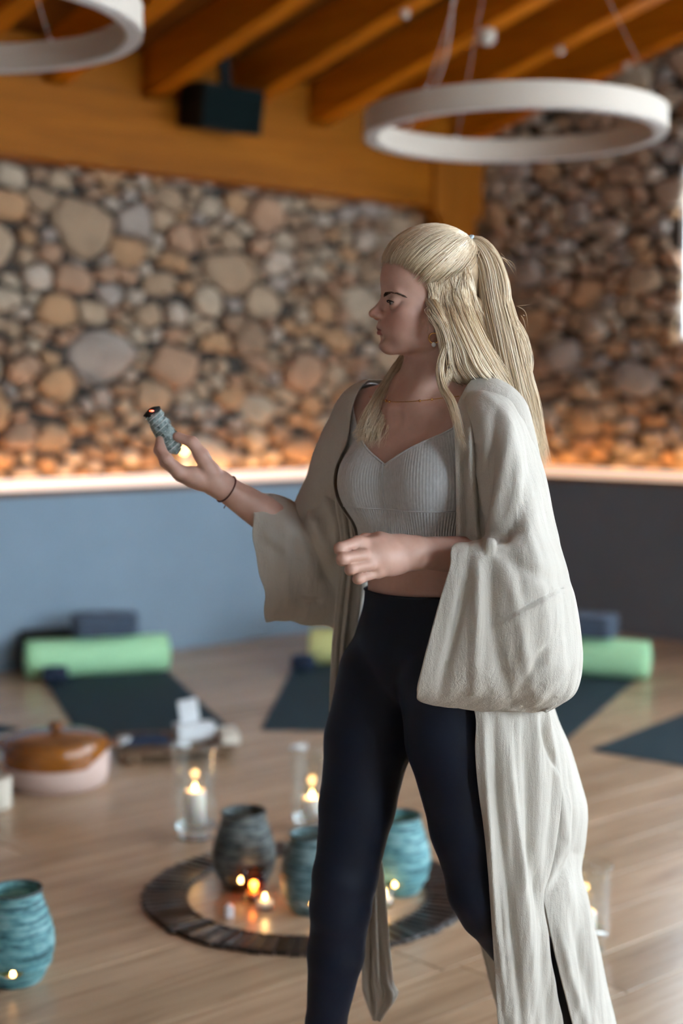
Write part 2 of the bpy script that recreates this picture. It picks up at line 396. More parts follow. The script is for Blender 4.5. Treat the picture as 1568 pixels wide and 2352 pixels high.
window(3, K, uR, nR, WIN_R[2], 'widest window at the end of the right wall')
for i, w in enumerate(WIN_B): window(4 + i, KB, uL, -nL, w, ('tall window behind the camera nearest the right wall', 'middle tall window behind the camera', 'tall window behind the camera furthest from the right wall')[i])
# ---- ceiling
ce = empty('ceiling', K + UP * 3.0); ce['kind'] = 'structure'; ce['label'] = 'sloping timber ceiling with orange pine rafters on a deep wall beam'
cl = ce.location
sl = (uR + UP * ROOF_T)
RW, RH = 0.115, 0.235
for k in range(14):
    s = 0.10 + 0.572 * k
    MB().hexa(K + uL * s + UP * ROOF0 - cl, uL * RW, sl * LEN_R, UP * RH).build('rafter', M['rafter'], ce)
    if k < 13: MB().hexa(K + uL * (s + RW) + uR * 0.02 + UP * ROOF0 - cl, uL * (0.572 - RW), nL * 0.05, UP * (RH + 0.01)).build('blocking', M['beam'], ce)
MB().hexa(K - uL * 0.1 + uR * -0.2 + UP * (ROOF0 + RH - 0.2 * ROOF_T) - cl + UP * 0.032, uL * (LEN_L + 0.2), sl * (LEN_R + 0.4), UP * 0.1).build('roof_deck', M['board'], ce)
t = 0.0
while t < LEN_R:
    MB().hexa(K + uL * 0.02 + sl * (t + 0.002) + UP * (ROOF0 + RH + 0.003) - cl, uL * (LEN_L - 0.02), sl * 0.156, UP * 0.024).build('ceiling_board', M['board'], ce); t += 0.16
MB().hexa(K - nL * RECESS + UP * 2.595 - cl, uL * LEN_L, nL * (0.125 + RECESS), UP * (ROOF0 - 2.595)).build('wall_beam', M['beam'], ce)
M['post'] = wood('orange_pine_post', (0.22, 0.072, 0.009, 1), (0.33, 0.11, 0.012, 1), (0.38, 0.135, 0.018, 1), 0.5, (9, 9, 0.8), rotL, 0.1)
MB().hexa(K + uL * 0.06 + uR * 0.02 + UP * LED_Z - cl, uL * 0.30, nL * 0.13, UP * (2.62 - LED_Z)).build('post', M['post'], ce)
MB().hexa(K + uL * -0.0 + uR * 0.02 + UP * 2.55 - cl, uL * 0.42, nL * 0.14, UP * (ROOF0 - 2.55)).build('post_head', M['post'], ce)

# ---- warm light strips on the ledges
for (o, u, n, lab, L) in ((K, uL, nL, 'warm glowing light strip along the ledge of the left stone wall', LEN_L), (K, uR, nR, 'warm glowing light strip along the ledge of the right stone wall', LEN_R)):
    r = empty('light_strip', o + u * (L / 2) + UP * LED_Z); tag(r, lab, 'light strip', 'light strips on the wall ledges'); q = o - r.location + UP * LED_Z
    a = 0.12 if u is uL else 0.18
    MB().hexa(q + u * a + n * 0.066, u * (L - a - 0.1), n * 0.006, UP * 0.058).build('diffuser', M['diffuser'], r)
    MB().hexa(q + u * a + n * 0.058 + UP * 0.0, u * (L - a - 0.1), n * 0.008, UP * 0.040).build('channel', M['steel'], r)
    MB().hexa(q + u * a + n * 0.0605 + UP * 0.0401, u * (L - a - 0.1), n * 0.0045, UP * 0.003).build('diode_tape', M['led'], r)
# ================================================================== THINGS OF THE ROOM
# ---- ring pendants
def pendant(c, label, R=0.585, h=0.088, w=0.055, canopy=None, ang=0.3):
    r = empty('ring_pendant', c); tag(r, label, 'pendant lamp', 'ring pendants under the rafters')
    m = MB(); n = 96; pr = [(R, 0), (R, h), (R - w, h), (R - w, 0), (R, 0)]
    m.lathe(pr, n); o = m.build('ring_housing', M['white'], r); autosmooth(o, 50)
    m = MB(); m.lathe([(R - 0.006, 0.001), (R - 0.006, -0.002), (R - w + 0.006, -0.002), (R - w + 0.006, 0.001)], n); autosmooth(m.build('lamp_diffuser', M['opal'], r), 50)
    cv = Vector(canopy) - Vector(c)
    MB().lathe([(0.0, 0), (0.045, 0), (0.045, 0.03), (0.0, 0.03)], 20, c=tuple(cv - UP * 0.03)).build('canopy', M['white'], r, True)
    for k in range(3):
        a = ang + k * 2 * PI / 3; p = Vector(((R - w / 2) * math.cos(a), (R - w / 2) * math.sin(a), h))
        MB().tube([p, cv - UP * 0.02], 0.0013, 5).build('suspension_wire', M['wire'], r)
        MB().lathe([(0.006, 0), (0.006, 0.012), (0.002, 0.016)], 10, c=tuple(p), cap1=True).build('wire_clip', M['steel'], r)
    # slack supply cable
    p0 = Vector(((R - w / 2) * math.cos(ang + 0.5), (R - w / 2) * math.sin(ang + 0.5), h)); pts = []
    for i in range(17):
        t = i / 16; q = p0.lerp(cv, t); q += Vector((0.05 * math.sin(t * 7), 0.03 * math.sin(t * 5), -0.07 * math.sin(t * PI))); pts.append(q)
    MB().tube(pts, 0.003, 6).build('supply_cable', M['wire'], r)
M['opal'] = plain('opal_acrylic', (0.62, 0.60, 0.60, 1), 0.35, var=0.02)
M['wire'] = plain('pale_wire', (0.42, 0.36, 0.30, 1), 0.5)
pendant((0.67, 5.62, 2.40), 'white ring pendant hanging in front of the right stone wall', canopy=(0.67, 5.62, 3.642), ang=1.9)
pendant((-1.20, 4.47, 2.515), 'white ring pendant cut off by the upper left picture edge', canopy=(-1.20, 4.47, 3.565), ang=1.2)
for i, (s, big) in enumerate(((1.875, 0), (1.302, 1), (0.732, 0), (0.158, 0))):
    p = K + uL * s + uR * 1.36 + UP * (roof(1.36) - 0.001); r = 0.045 if big else 0.020
    o = MB().lathe([(0.0, 0.004), (r, 0.004), (r, -0.02 - 0.025 * big), (r * 0.7, -0.028 - 0.035 * big), (0.0, -0.03 - 0.035 * big)], 20).build('ceiling_spot', M['white'], None, True, loc=p)
    tag(o, ('small white disc under the rafter above the black speaker side', 'largest white knob under a rafter, above the right ring pendant', 'small white disc under the rafter left of the gable', 'small white disc under the rafter touching the right stone wall')[i], 'ceiling spot', 'white fittings in a row under the rafters')

# ---- loudspeaker under the rafters
sp = empty('loudspeaker', K + uL * 2.12 + nL * 0.36 + UP * 2.815); tag(sp, 'black loudspeaker mounted under the rafters above the wooden wall beam', 'speaker')
q = Vector((0, 0, 0)); a = (uL * 1.0); fr = (nL * 0.985 - UP * 0.17).normalized(); upv = fr.cross(a).normalized() * (1 if fr.cross(a).z > 0 else -1)
m = MB(); W_, H_, D_ = 0.40, 0.235, 0.25
f0 = [-a * W_ / 2 - upv * 0, a * W_ / 2, a * W_ / 2 + upv * H_, -a * W_ / 2 + upv * H_]; b0 = [v - fr * D_ - a * (0.012 if v.dot(a) > 0 else -0.03) for v in f0]
v = f0 + b0; f = [(0, 1, 2, 3), (7, 6, 5, 4), (0, 4, 5, 1), (1, 5, 6, 2), (2, 6, 7, 3), (3, 7, 4, 0)]
if a.cross(upv).dot(fr) < 0: f = [z[::-1] for z in f]
m.add(v, f).build('cabinet', M['black'], sp, bevel=0.006)
MB().hexa(-a * (W_ / 2 - 0.012) + upv * 0.012 + fr * 0.001, a * (W_ - 0.024), upv * (H_ - 0.024), fr * 0.008).build('grille', M['grille'], sp, bevel=0.003)
MB().hexa(-a * 0.03 - fr * 0.12 + upv * H_, a * 0.06, fr * 0.04, UP * 0.20).build('bracket', M['black'], sp)

# ---- yoga mats, bolsters, blankets
M['mat'] = plain('charcoal_mat', (0.020, 0.042, 0.054, 1), 0.8, nscale=120, nstr=0.15, var=0.15, spec=0.2)
M['green'] = plain('mint_cotton', (0.44, 0.80, 0.46, 1), 0.9, nscale=60, nstr=0.2, var=0.06)
M['lime'] = plain('lime_cotton', (0.66, 0.66, 0.27, 1), 0.9, nscale=60, nstr=0.2, var=0.06)
M['slate'] = plain('slate_wool', (0.085, 0.115, 0.165, 1), 0.95, nscale=90, nstr=0.6, var=0.25)
M['darkwool'] = plain('dark_brown_wool', (0.020, 0.020, 0.016, 1), 0.95, nscale=90, nstr=0.6, var=0.25)
M['navy'] = plain('navy_cotton', (0.012, 0.025, 0.055, 1), 0.85, nscale=90, nstr=0.3, var=0.25)
def yoga_mat(c, d, label, w=0.62, L=1.80):
    d = Vector((d[0], d[1], 0)).normalized(); p = Vector((d.y, -d.x, 0))
    o = Vector((c[0], c[1], 0)); r = empty('yoga_mat', o + d * (L / 2)); tag(r, label, 'yoga mat', 'dark yoga mats laid out in a circle')
    m = MB(); n = 5; cr = 0.02; out = []
    for (sx, sy, a0) in ((1, 1, 0), (-1, 1, PI / 2), (-1, -1, PI), (1, -1, 1.5 * PI)):
        for k in range(n): a_ = a0 + PI / 2 * k / (n - 1); out.append(p * (sx * (w / 2 - cr) + cr * math.cos(a_)) + d * (sy * (L / 2 - cr) + cr * math.sin(a_)))
    N_ = len(out); v = [q + UP * 0.0005 for q in out] + [q + UP * 0.005 for q in out]
    f = [tuple(range(N_, 2 * N_)), tuple(range(N_ - 1, -1, -1))] + [(i, (i + 1) % N_, N_ + (i + 1) % N_, N_ + i) for i in range(N_)]
    if p.cross(d).z < 0: f = [z[::-1] for z in f]
    obj('mat_sheet', v, f, M['mat'], r); return o, d, p
def bolster(c, ax, mat, label, L=0.66, R=0.102):
    ax = Vector((ax[0], ax[1], 0)).normalized(); r = empty('bolster', (c[0], c[1], 0.006)); tag(r, label, 'bolster', 'bolsters at the far ends of the mats')
    b = ax.cross(UP); m = MB(); v = []; f = []; n = 32
    prof = [(0.0, -L / 2 - .004), (R * .55, -L / 2 - .004), (R * .86, -L / 2 + .003), (R * .97, -L / 2 + .016), (R, -L / 2 + .05), (R * 1.02, 0), (R, L / 2 - .05), (R * .97, L / 2 - .016), (R * .86, L / 2 - .003), (R * .55, L / 2 + .004), (0.0, L / 2 + .004)]
    for rr, z in prof:
        for k in range(n):
            a_ = 2 * PI * k / n; y, zz = rr * math.cos(a_), rr * math.sin(a_) * 0.94; zz = max(zz, -0.088) + 0.088
            v.append(ax * z + b * y + UP * zz)
    for i in range(len(prof) - 1):
        for k in range(n): f.append((i * n + k, i * n + (k + 1) % n, (i + 1) * n + (k + 1) % n, (i + 1) * n + k))
    obj('cover', v, f, mat, r, True)
    for sg in (-1, 1):
        pts = [ax * (sg * (L / 2 - 0.010)) + b * (R * .985 * math.cos(k * PI / 12)) + UP * (max(R * .94 * .985 * math.sin(k * PI / 12), -0.086) + 0.0885) for k in range(25)]
        MB().tube(pts, 0.0035, 6, False).build('piping', mat, r, True)
def blanket(c, ax, mat, label, L=0.34, Wd=0.20, n=4, th=0.026, z=0.19):
    ax = Vector((ax[0], ax[1], 0)).normalized(); b = ax.cross(UP); r = empty('folded_blanket', (c[0], c[1], z)); tag(r, label, 'blanket', 'folded blankets on the bolsters')
    for k in range(n):
        m = MB(); v = []; f = []; NX, NY = 10, 8; lx = L * (1 - 0.02 * (k % 2)); ly = Wd * (1 - 0.03 * k)
        for side in (0, 1):
            for i in range(NX + 1):
                for j in range(NY + 1):
                    x = (i / NX - .5) * lx; y = (j / NY - .5) * ly; e = min(1, (0.5 - abs(i / NX - .5)) * 6 + .25) * min(1, (0.5 - abs(j / NY - .5)) * 5 + .25)
                    sag = -0.35 * y * y
                    zz = k * th * 0.93 + th / 2 + (1 if side else -1) * th / 2 * math.sqrt(e) + sag + 0.003 * mnoise.noise((x * 20, y * 20, k))
                    v.append(ax * x + b * y + UP * zz)
        S = (NX + 1) * (NY + 1); q = lambda s, i, j: s * S + i * (NY + 1) + j
        for i in range(NX):
            for j in range(NY): f.append((q(1, i, j), q(1, i + 1, j), q(1, i + 1, j + 1), q(1, i, j + 1))); f.append((q(0, i, j), q(0, i, j + 1), q(0, i + 1, j + 1), q(0, i + 1, j)))
        for i in range(NX): f.append((q(0, i, 0), q(0, i + 1, 0), q(1, i + 1, 0), q(1, i, 0))); f.append((q(0, i + 1, NY), q(0, i, NY), q(1, i, NY), q(1, i + 1, NY)))
        for j in range(NY): f.append((q(0, 0, j + 1), q(0, 0, j), q(1, 0, j), q(1, 0, j + 1))); f.append((q(0, NX, j), q(0, NX, j + 1), q(1, NX, j + 1), q(1, NX, j)))
        f = [z_[::-1] for z_ in f]
        obj('fold_layer', v, f, mat, r, True)
def eye_pillow(c, ax, label):
    ax = Vector((ax[0], ax[1], 0)).normalized(); b = ax.cross(UP); r = empty('rolled_strap', (c[0], c[1], 0.006)); tag(r, label, 'strap', 'dark rolls beside the bolsters')
    v = []; f = []; n = 20; L = 0.12; R = 0.042
    for i, (rr, z) in enumerate([(0, -L / 2), (R * .8, -L / 2), (R, -L / 2 + .012), (R, L / 2 - .012), (R * .8, L / 2), (R * .3, L / 2 - .004), (0, L / 2 - .004)]):
        for k in range(n): a_ = 2 * PI * k / n; v.append(ax * z + b * rr * math.cos(a_) + UP * (rr * math.sin(a_) + R))
    for i in range(6):
        for k in range(n): f.append((i * n + k, i * n + (k + 1) % n, (i + 1) * n + (k + 1) % n, (i + 1) * n + k))
    obj('roll', v, f, M['navy'], r, True)
    pts = [ax * 0 + b * (R * 1.02 * math.cos(k * PI / 12)) + UP * (R * 1.02 * math.sin(k * PI / 12) + R) for k in range(25)]
    MB().tube(pts, 0.004, 6, False).build('tie_band', M['navy'], r, True)
o1, d1, p1 = yoga_mat((-0.752, 5.765), (-0.31, 0.95), 'dark yoga mat behind the brown lidded pot, with a mint bolster', L=1.64)
bolster((-1.235, 7.13), p1, M['green'], 'mint green bolster at the left, under slate and dark blankets', 0.72)
blanket((-1.20, 7.15), p1, M['slate'], 'slate blue folded blanket on the left mint bolster', 0.33, 0.2, 4, 0.03, 0.199)
blanket((-1.50, 7.235), p1, M['darkwool'], 'dark brown blanket heap behind the left end of the left bolster', 0.30, 0.13, 6, 0.036, 0.009)
eye_pillow((-1.40, 6.87), p1, 'dark navy strap roll in front of the left mint bolster')
o2, d2, p2 = yoga_mat((-0.028, 5.865), (0.06, 0.998), 'dark yoga mat reaching behind the walking woman, with a lime bolster')
bolster((0.135, 7.42), p2, M['lime'], 'lime yellow bolster half hidden behind the woman', 0.60)
blanket((0.17, 7.44), p2, M['slate'], 'slate blue blanket on the lime bolster behind the woman', 0.42, 0.2, 3, 0.03, 0.199)
eye_pillow((-0.195, 7.19), p2, 'dark navy strap roll in front of the lime bolster')
o3, d3, p3 = yoga_mat((0.602, 5.76), (0.395, 0.919), 'dark yoga mat to the right of the robe, with a mint bolster')
bolster((1.225, 7.13), p3, M['green'], 'mint green bolster to the right of the woman', 0.66)
blanket((1.19, 7.15), p3, M['slate'], 'slate blue folded blanket on the right mint bolster', 0.40, 0.21, 4, 0.03, 0.199)
yoga_mat((0.982 + 0.31 * 0.79, 5.53 - 0.31 * 0.61), (0.62, 0.785), 'dark yoga mat with nothing on it at the right picture edge')
yoga_mat((-1.598, 6.086), (-0.6, -0.8), 'dark yoga mat corner at the left picture edge behind the pot')

# ---- glazed casserole
x = N('two_tone_glaze'); tc = x.n('ShaderNodeTexCoord'); se = x.n('ShaderNodeSeparateXYZ'); x.l(tc.outputs['Object'], se.inputs[0])
ma = x.n('ShaderNodeMath', operation='MULTIPLY_ADD'); ma.inputs[1].default_value = -0.9; ab_ = x.n('ShaderNodeMath', operation='ADD'); ab_.inputs[1].default_value = 0.118; x.l(se.outputs[0], ma.inputs[0]); x.l(se.outputs[2], ma.inputs[2])
mx = x.n('ShaderNodeMath', operation='MINIMUM'); ad = x.n('ShaderNodeMath', operation='ADD'); ad.inputs[1].default_value = 0.0; x.l(se.outputs[2], ad.inputs[0]); x.l(ma.outputs[0], ab_.inputs[0]); x.l(ab_.outputs[0], mx.inputs[0]); x.l(ad.outputs[0], mx.inputs[1])
th = x.n('ShaderNodeMath', operation='GREATER_THAN'); th.inputs[1].default_value = 0.096; x.l(mx.outputs[0], th.inputs[0])
nz = x.noise(x.coords((1, 1, 3)), 10, 4)
gl = x.ramp(nz, [(0.3, (0.20, 0.062, 0.008, 1)), (0.7, (0.36, 0.125, 0.016, 1))])
x.base(x.mix((0.62, 0.46, 0.40, 1), gl, th.outputs[0]))
rr = x.n('ShaderNodeMapRange'); rr.inputs['To Min'].default_value = 0.8; rr.inputs['To Max'].default_value = 0.12; x.l(th.outputs[0], rr.inputs[0]); x.l(rr.outputs[0], x.b.inputs['Roughness']); M['crock'] = x.m
M['glaze'] = plain('brown_glaze', (0.20, 0.075, 0.022, 1), 0.12, nscale=8, var=0.3)
cr = empty('casserole', (-1.03, 5.06, 0), 0.0); tag(cr, 'brown glazed earthenware casserole with lid and pale unglazed base', 'casserole')
autosmooth(MB().lathe([(0.0, 0.0), (0.168, 0.0), (0.178, 0.008), (0.187, 0.06), (0.189, 0.10), (0.188, 0.15), (0.184, 0.178), (0.178, 0.190), (0.172, 0.192), (0.168, 0.184), (0.170, 0.15), (0.172, 0.10), (0.165, 0.02), (0, 0.018)], 64).build('pot_body', M['crock'], cr), 45)
ld = MB().lathe([(0.0, 0.186), (0.162, 0.186), (0.1665, 0.1915), (0.165, 0.199), (0.145, 0.206), (0.10, 0.215), (0.05, 0.221), (0.0, 0.223)], 64).build('lid', M['glaze'], cr, True)
MB().lathe([(0.014, 0.22), (0.014, 0.228), (0.026, 0.238), (0.030, 0.250), (0.024, 0.260), (0.0, 0.264)], 24).build('knob', M['glaze'], ld, True)
for a_ in (PI * 0.98, PI * 0.02):
    c_, s_ = math.cos(a_), math.sin(a_); pts = []
    for k in range(11):
        g_ = PI * k / 10; pts.append((c_ * (0.176 + 0.038 * math.sin(g_)) - s_ * 0.05 * math.cos(g_), s_ * (0.176 + 0.038 * math.sin(g_)) + c_ * 0.05 * math.cos(g_), 0.160 + 0.012 * math.sin(g_)))
    MB().tube(pts, 0.011, 10).build('handle', M['glaze'], cr, True)

cr.scale = (1.0, 1.0, 0.86)
# ---- low tray with cards, a pouch and a box
M['tray'] = wood('worn_tray_wood', (0.10, 0.06, 0.035, 1), (0.20, 0.13, 0.08, 1), (0.28, 0.19, 0.12, 1), 0.6, (2, 20, 20))
M['paper'] = plain('white_card', (0.74, 0.78, 0.80, 1), 0.6, var=0.02)
M['cream'] = plain('cream_linen', (0.66, 0.60, 0.50, 1), 0.9, nscale=80, nstr=0.3, var=0.08)
tr = empty('wooden_tray', (-0.665, 5.55, 0), math.radians(12)); tag(tr, 'low slatted wooden tray on the floor behind the tall candle glass', 'tray')
for k in range(6): MB().box((0, -0.165 + 0.066 * k, 0.030), (0.44, 0.058, 0.012)).build('slat', M['tray'], tr, bevel=0.002)
for k in (-0.17, 0.17): MB().box((k, 0, 0.012), (0.05, 0.38, 0.024)).build('bearer', M['tray'], tr, bevel=0.002)
TZ = 0.0365
def rect_thing(name, c, d, rz, mat, label, cat, tilt=0.0, bev=0.004):
    r = empty(name, c, rz); tag(r, label, cat); o = MB().box((0, 0, d[2] / 2), d).build(name + '_body', mat, r, bevel=bev, seg=3); o.rotation_euler = (tilt, 0, 0); return r
bx_ = rect_thing('card_box', (-0.585, 5.58, TZ), (0.150, 0.085, 0.055), math.radians(20), M['paper'], 'white card box lying on the wooden tray', 'box')
MB().box((0, 0, 0.0565), (0.157, 0.087, 0.012)).build('box_lid', M['paper'], bx_, bevel=0.003)
cd = empty('propped_card', (-0.605, 5.615, TZ + 0.063), math.radians(14)); tag(cd, 'white card propped upright on the card box', 'card')
o = MB().box((0, 0, 0.048), (0.078, 0.006, 0.096)).build('card_sheet', M['paper'], cd, bevel=0.001); o.rotation_euler = (0.18, -0.16, 0)
MB().box((0, 0.022, 0.0015), (0.06, 0.05, 0.003)).build('card_stand', M['paper'], cd)
pc = empty('dark_pouch', (-0.77, 5.52, TZ), math.radians(10)); tag(pc, 'dark navy cloth pouch on the left of the wooden tray', 'pouch')
v = []; f = []; NX, NY = 12, 8
for s_ in (0, 1):
    for i in range(NX + 1):
        for j in range(NY + 1):
            x_, y_ = (i / NX - .5) * .19, (j / NY - .5) * .11; e = max(0, (1 - (2 * i / NX - 1) ** 4) * (1 - (2 * j / NY - 1) ** 4))
            v.append((x_, y_, (0.03 * e ** .6 + 0.008 * mnoise.noise((x_ * 40, y_ * 40, 2)) * e + .002 if s_ else 0.0)))
S = (NX + 1) * (NY + 1)
for i in range(NX):
    for j in range(NY):
        a_ = i * (NY + 1) + j; f.append((S + a_, S + a_ + NY + 1, S + a_ + NY + 2, S + a_ + 1)); f.append((a_, a_ + 1, a_ + NY + 2, a_ + NY + 1))
obj('pouch_cloth', v, f, M['navy'], pc, True)
MB().tube([(-0.075, -0.03, 0.028), (-0.095, -0.045, 0.012), (-0.10, -0.06, 0.006)], 0.004, 6).build('drawstring', M['paper'], pc, True)
tin = empty('small_tin', (-0.845, 5.485, TZ)); tag(tin, 'small pale round tin beside the dark pouch on the tray', 'tin')
autosmooth(MB().lathe([(0, 0), (0.026, 0), (0.026, 0.018), (0, 0.018)], 24).build('tin_body', M['paper'], tin)); autosmooth(MB().lathe([(0, 0.018), (0.0275, 0.018), (0.0275, 0.028), (0, 0.029)], 24).build('tin_lid', M['paper'], tin))
cl_ = rect_thing('folded_cloth', (-0.448, 5.545, TZ), (0.075, 0.16, 0.03), math.radians(12), M['cream'], 'cream folded cloth on the right end of the wooden tray', 'cloth', bev=0.01)
MB().box((0.002, 0, 0.037), (0.07, 0.15, 0.014)).build('upper_fold', M['cream'], cl_, bevel=0.006)
o = empty('ribbed_holder', (-1.185, 4.75, 0)); tag(o, 'white ribbed candle holder cut by the left picture edge', 'candle holder')
pr = [(0, 0), (0.058, 0)]
for k in range(8): pr += [(0.064, 0.006 + k * .013), (0.059, 0.0125 + k * .013)]
pr += [(0.05, 0.108), (0.047, 0.03), (0, 0.03)]
MB().lathe(pr, 40).build('holder_body', M['cream'], o, True)
MB().lathe([(0, 0.03), (0.036, 0.03), (0.036, 0.085), (0, 0.087)], 24).build('candle', M['wax'], o, True)
o = empty('pale_bowl', (-1.335, 5.42, 0)); tag(o, 'pale grey bowl behind the casserole at the left picture edge', 'bowl')
MB().lathe([(0, 0), (0.04, 0), (0.042, 0.01), (0.062, 0.035), (0.074, 0.072), (0.071, 0.073), (0.058, 0.038), (0.03, 0.014), (0, 0.013)], 40).build('bowl_wall', plain('pale_stoneware', (0.5, 0.52, 0.54, 1), 0.5), o, True)
MB().lathe([(0.028, -0.0), (0.028, 0.004), (0.03, 0.0)], 24, c=(0, 0, 0.0005)).build('foot_ring', M['paper'], o, True)

# ---- candles and glasses
def flame_parts(parent, c, h=0.022, r=0.0052, light=0.0):
    MB().tube([(c[0], c[1], c[2] - 0.004), (c[0] + 0.0006, c[1], c[2] + 0.006)], 0.0012, 6).build('wick', M['wick'], parent, True)
    MB().lathe([(0.0, 0), (r * .62, h * .06), (r, h * .25), (r * .82, h * .5), (r * .4, h * .78), (0.0, h)], 14, c=(c[0], c[1], c[2] + 0.003)).build('flame', M['flame'], parent, True)
    if light:
        L = bpy.data.lights.new('candle_light', 'POINT'); L.energy = light; L.color = (1, 0.52, 0.18); L.shadow_soft_size = 0.012
        o = bpy.data.objects.new('candle_light', L); o.location = (c[0], c[1], c[2] + h * 0.6 + 0.012); link(o, parent)
def hurricane(c, label, clabel, R=0.072, H=0.30, ch=0.108, crad=0.032, fl=0.3, coff=(0, 0), foot='glass'):
    r = empty('candle_glass', (c[0], c[1], 0)); tag(r, label, 'candle glass', 'tall clear candle glasses on the floor')
    pr = [(0.0, 0.0), (R * .78, 0.0), (R * .80, 0.004), (R * .70, 0.014), (R * .72, 0.026), (R * .97, 0.040), (R, 0.055), (R * .97, H * .55), (R * .98, H * .9), (R * 1.08, H - 0.004), (R * 1.085, H - 0.001), (R * 1.06, H), (R * 1.0, H - 0.004), (R * .935, H * .9), (R * .925, H * .55), (R * .94, 0.06), (R * .90, 0.046), (0.0, 0.044)]
    MB().lathe(pr[5:-1], 64).build('glass_cylinder', M['thin'], r, True)
    MB().lathe(pr[:6] + [(R * .90, 0.0425), (0.0, 0.0425)], 64).build('glass_foot', M[foot], r, True)
    if ch:
        q = empty('pillar_candle', (c[0] + coff[0], c[1] + coff[1], 0.0448)); tag(q, clabel, 'candle', 'lit pillar candles in glasses')
        MB().lathe([(0, 0), (crad, 0), (crad, ch - .003), (crad - .003, ch), (crad * .6, ch - .005), (0, ch - .007)], 32).build('wax', M['wax'], q, True)
        flame_parts(q, (0, 0, ch - 0.006), 0.026, 0.0066, fl)
hurricane((-0.462, 4.41), 'tall clear candle glass standing alone left of the round mat', 'lit white pillar candle in the glass left of the round mat')
hurricane((-0.095, 4.50), 'clear candle glass behind the dark pots, half hidden by the leg', 'lit pillar candle in the glass behind the dark pots', 0.070, 0.27, 0.06)
hurricane((0.612, 3.50), 'clear candle glass to the right of the robe hem', 'lit low candle in the glass right of the robe hem', 0.066, 0.215, 0.05, 0.030, foot='thin')

# ---- round mat: a ring of dark slats
M['slat_d'] = wood('dark_bamboo', (0.012, 0.010, 0.010, 1), (0.035, 0.024, 0.020, 1), (0.075, 0.050, 0.040, 1), 0.34, (8, 8, 8), per=0.6, bumpv=0.25, spec=0.35)
rm = empty('round_mat', (-0.097, 3.893, 0)); tag(rm, 'round open mat ring of dark brown slats around the teal pots', 'mat')
NS = 84; R0, R1 = 0.335, 0.457
for k in range(NS):
    a0, a1 = 2 * PI * k / NS, 2 * PI * (k + 0.90) / NS; am = (a0 + a1) / 2; hgt = 0.008 + 0.002 * rnd.random(); v = []; tl_ = rnd.uniform(-.0022, .0022)
    R1k = R1 + rnd.uniform(-.004, .004)
    for zz, sh in ((0.0006, 0), (hgt * .6, 0), (hgt, 0.10)):
        for (rr_, aa) in ((R0 + sh * .03, a0), (R1k - sh * .03, a0), (R1k - sh * .03, a1), (R0 + sh * .03, a1)):
            ti = tl_ * (1 if aa > am else -1) * (zz > .002); aa = am + (aa - am) * (1 - sh * 2.2); v.append((rr_ * math.cos(aa), rr_ * math.sin(aa), zz + ti))
    f = [(3, 2, 1, 0), (8, 9, 10, 11)]
    for q in (0, 4):
        for i in range(4): f.append((q + i, q + (i + 1) % 4, q + 4 + (i + 1) % 4, q + 4 + i))
    obj('slat', v, f, M['slat_d'], rm)
for rr_ in (R0 + 0.012, R1 - 0.012):
    MB().tube([(rr_ * math.cos(2 * PI * k / 72), rr_ * math.sin(2 * PI * k / 72), 0.0085) for k in range(73)], 0.0022, 5, False).build('binding_cord', M['slat_d'], rm, True)

# ---- banded ceramic pots with a tea light
def pot_mat(name, dark, mid, light):
    x = N(name); x.set(Roughness=0.5)
    tcx = x.coords((1.2, 1.2, 34)); f = x.noise(tcx, 2.6, 6, 0.65, 0.5); f2 = x.noise(x.coords((5, 5, 16)), 6, 5, 0.7)
    h = x.mix(f, f2, 0.45); x.base(x.ramp(h, [(0.40, dark), (0.48, mid), (0.57, light)])); x.bump(h, 0.8, 0.008); return x.m
M['pot_dark'] = pot_mat('charcoal_teal_glaze', (0.012, 0.016, 0.016, 1), (0.045, 0.065, 0.065, 1), (0.17, 0.19, 0.185, 1))
M['pot_mid'] = pot_mat('deep_teal_glaze', (0.015, 0.030, 0.035, 1), (0.06, 0.13, 0.145, 1), (0.20, 0.29, 0.30, 1))
M['pot_teal'] = pot_mat('bright_teal_glaze', (0.022, 0.07, 0.085, 1), (0.075, 0.26, 0.29, 1), (0.25, 0.48, 0.50, 1))
M['pot_in'] = plain('pot_inside', (0.03, 0.035, 0.035, 1), 0.6)
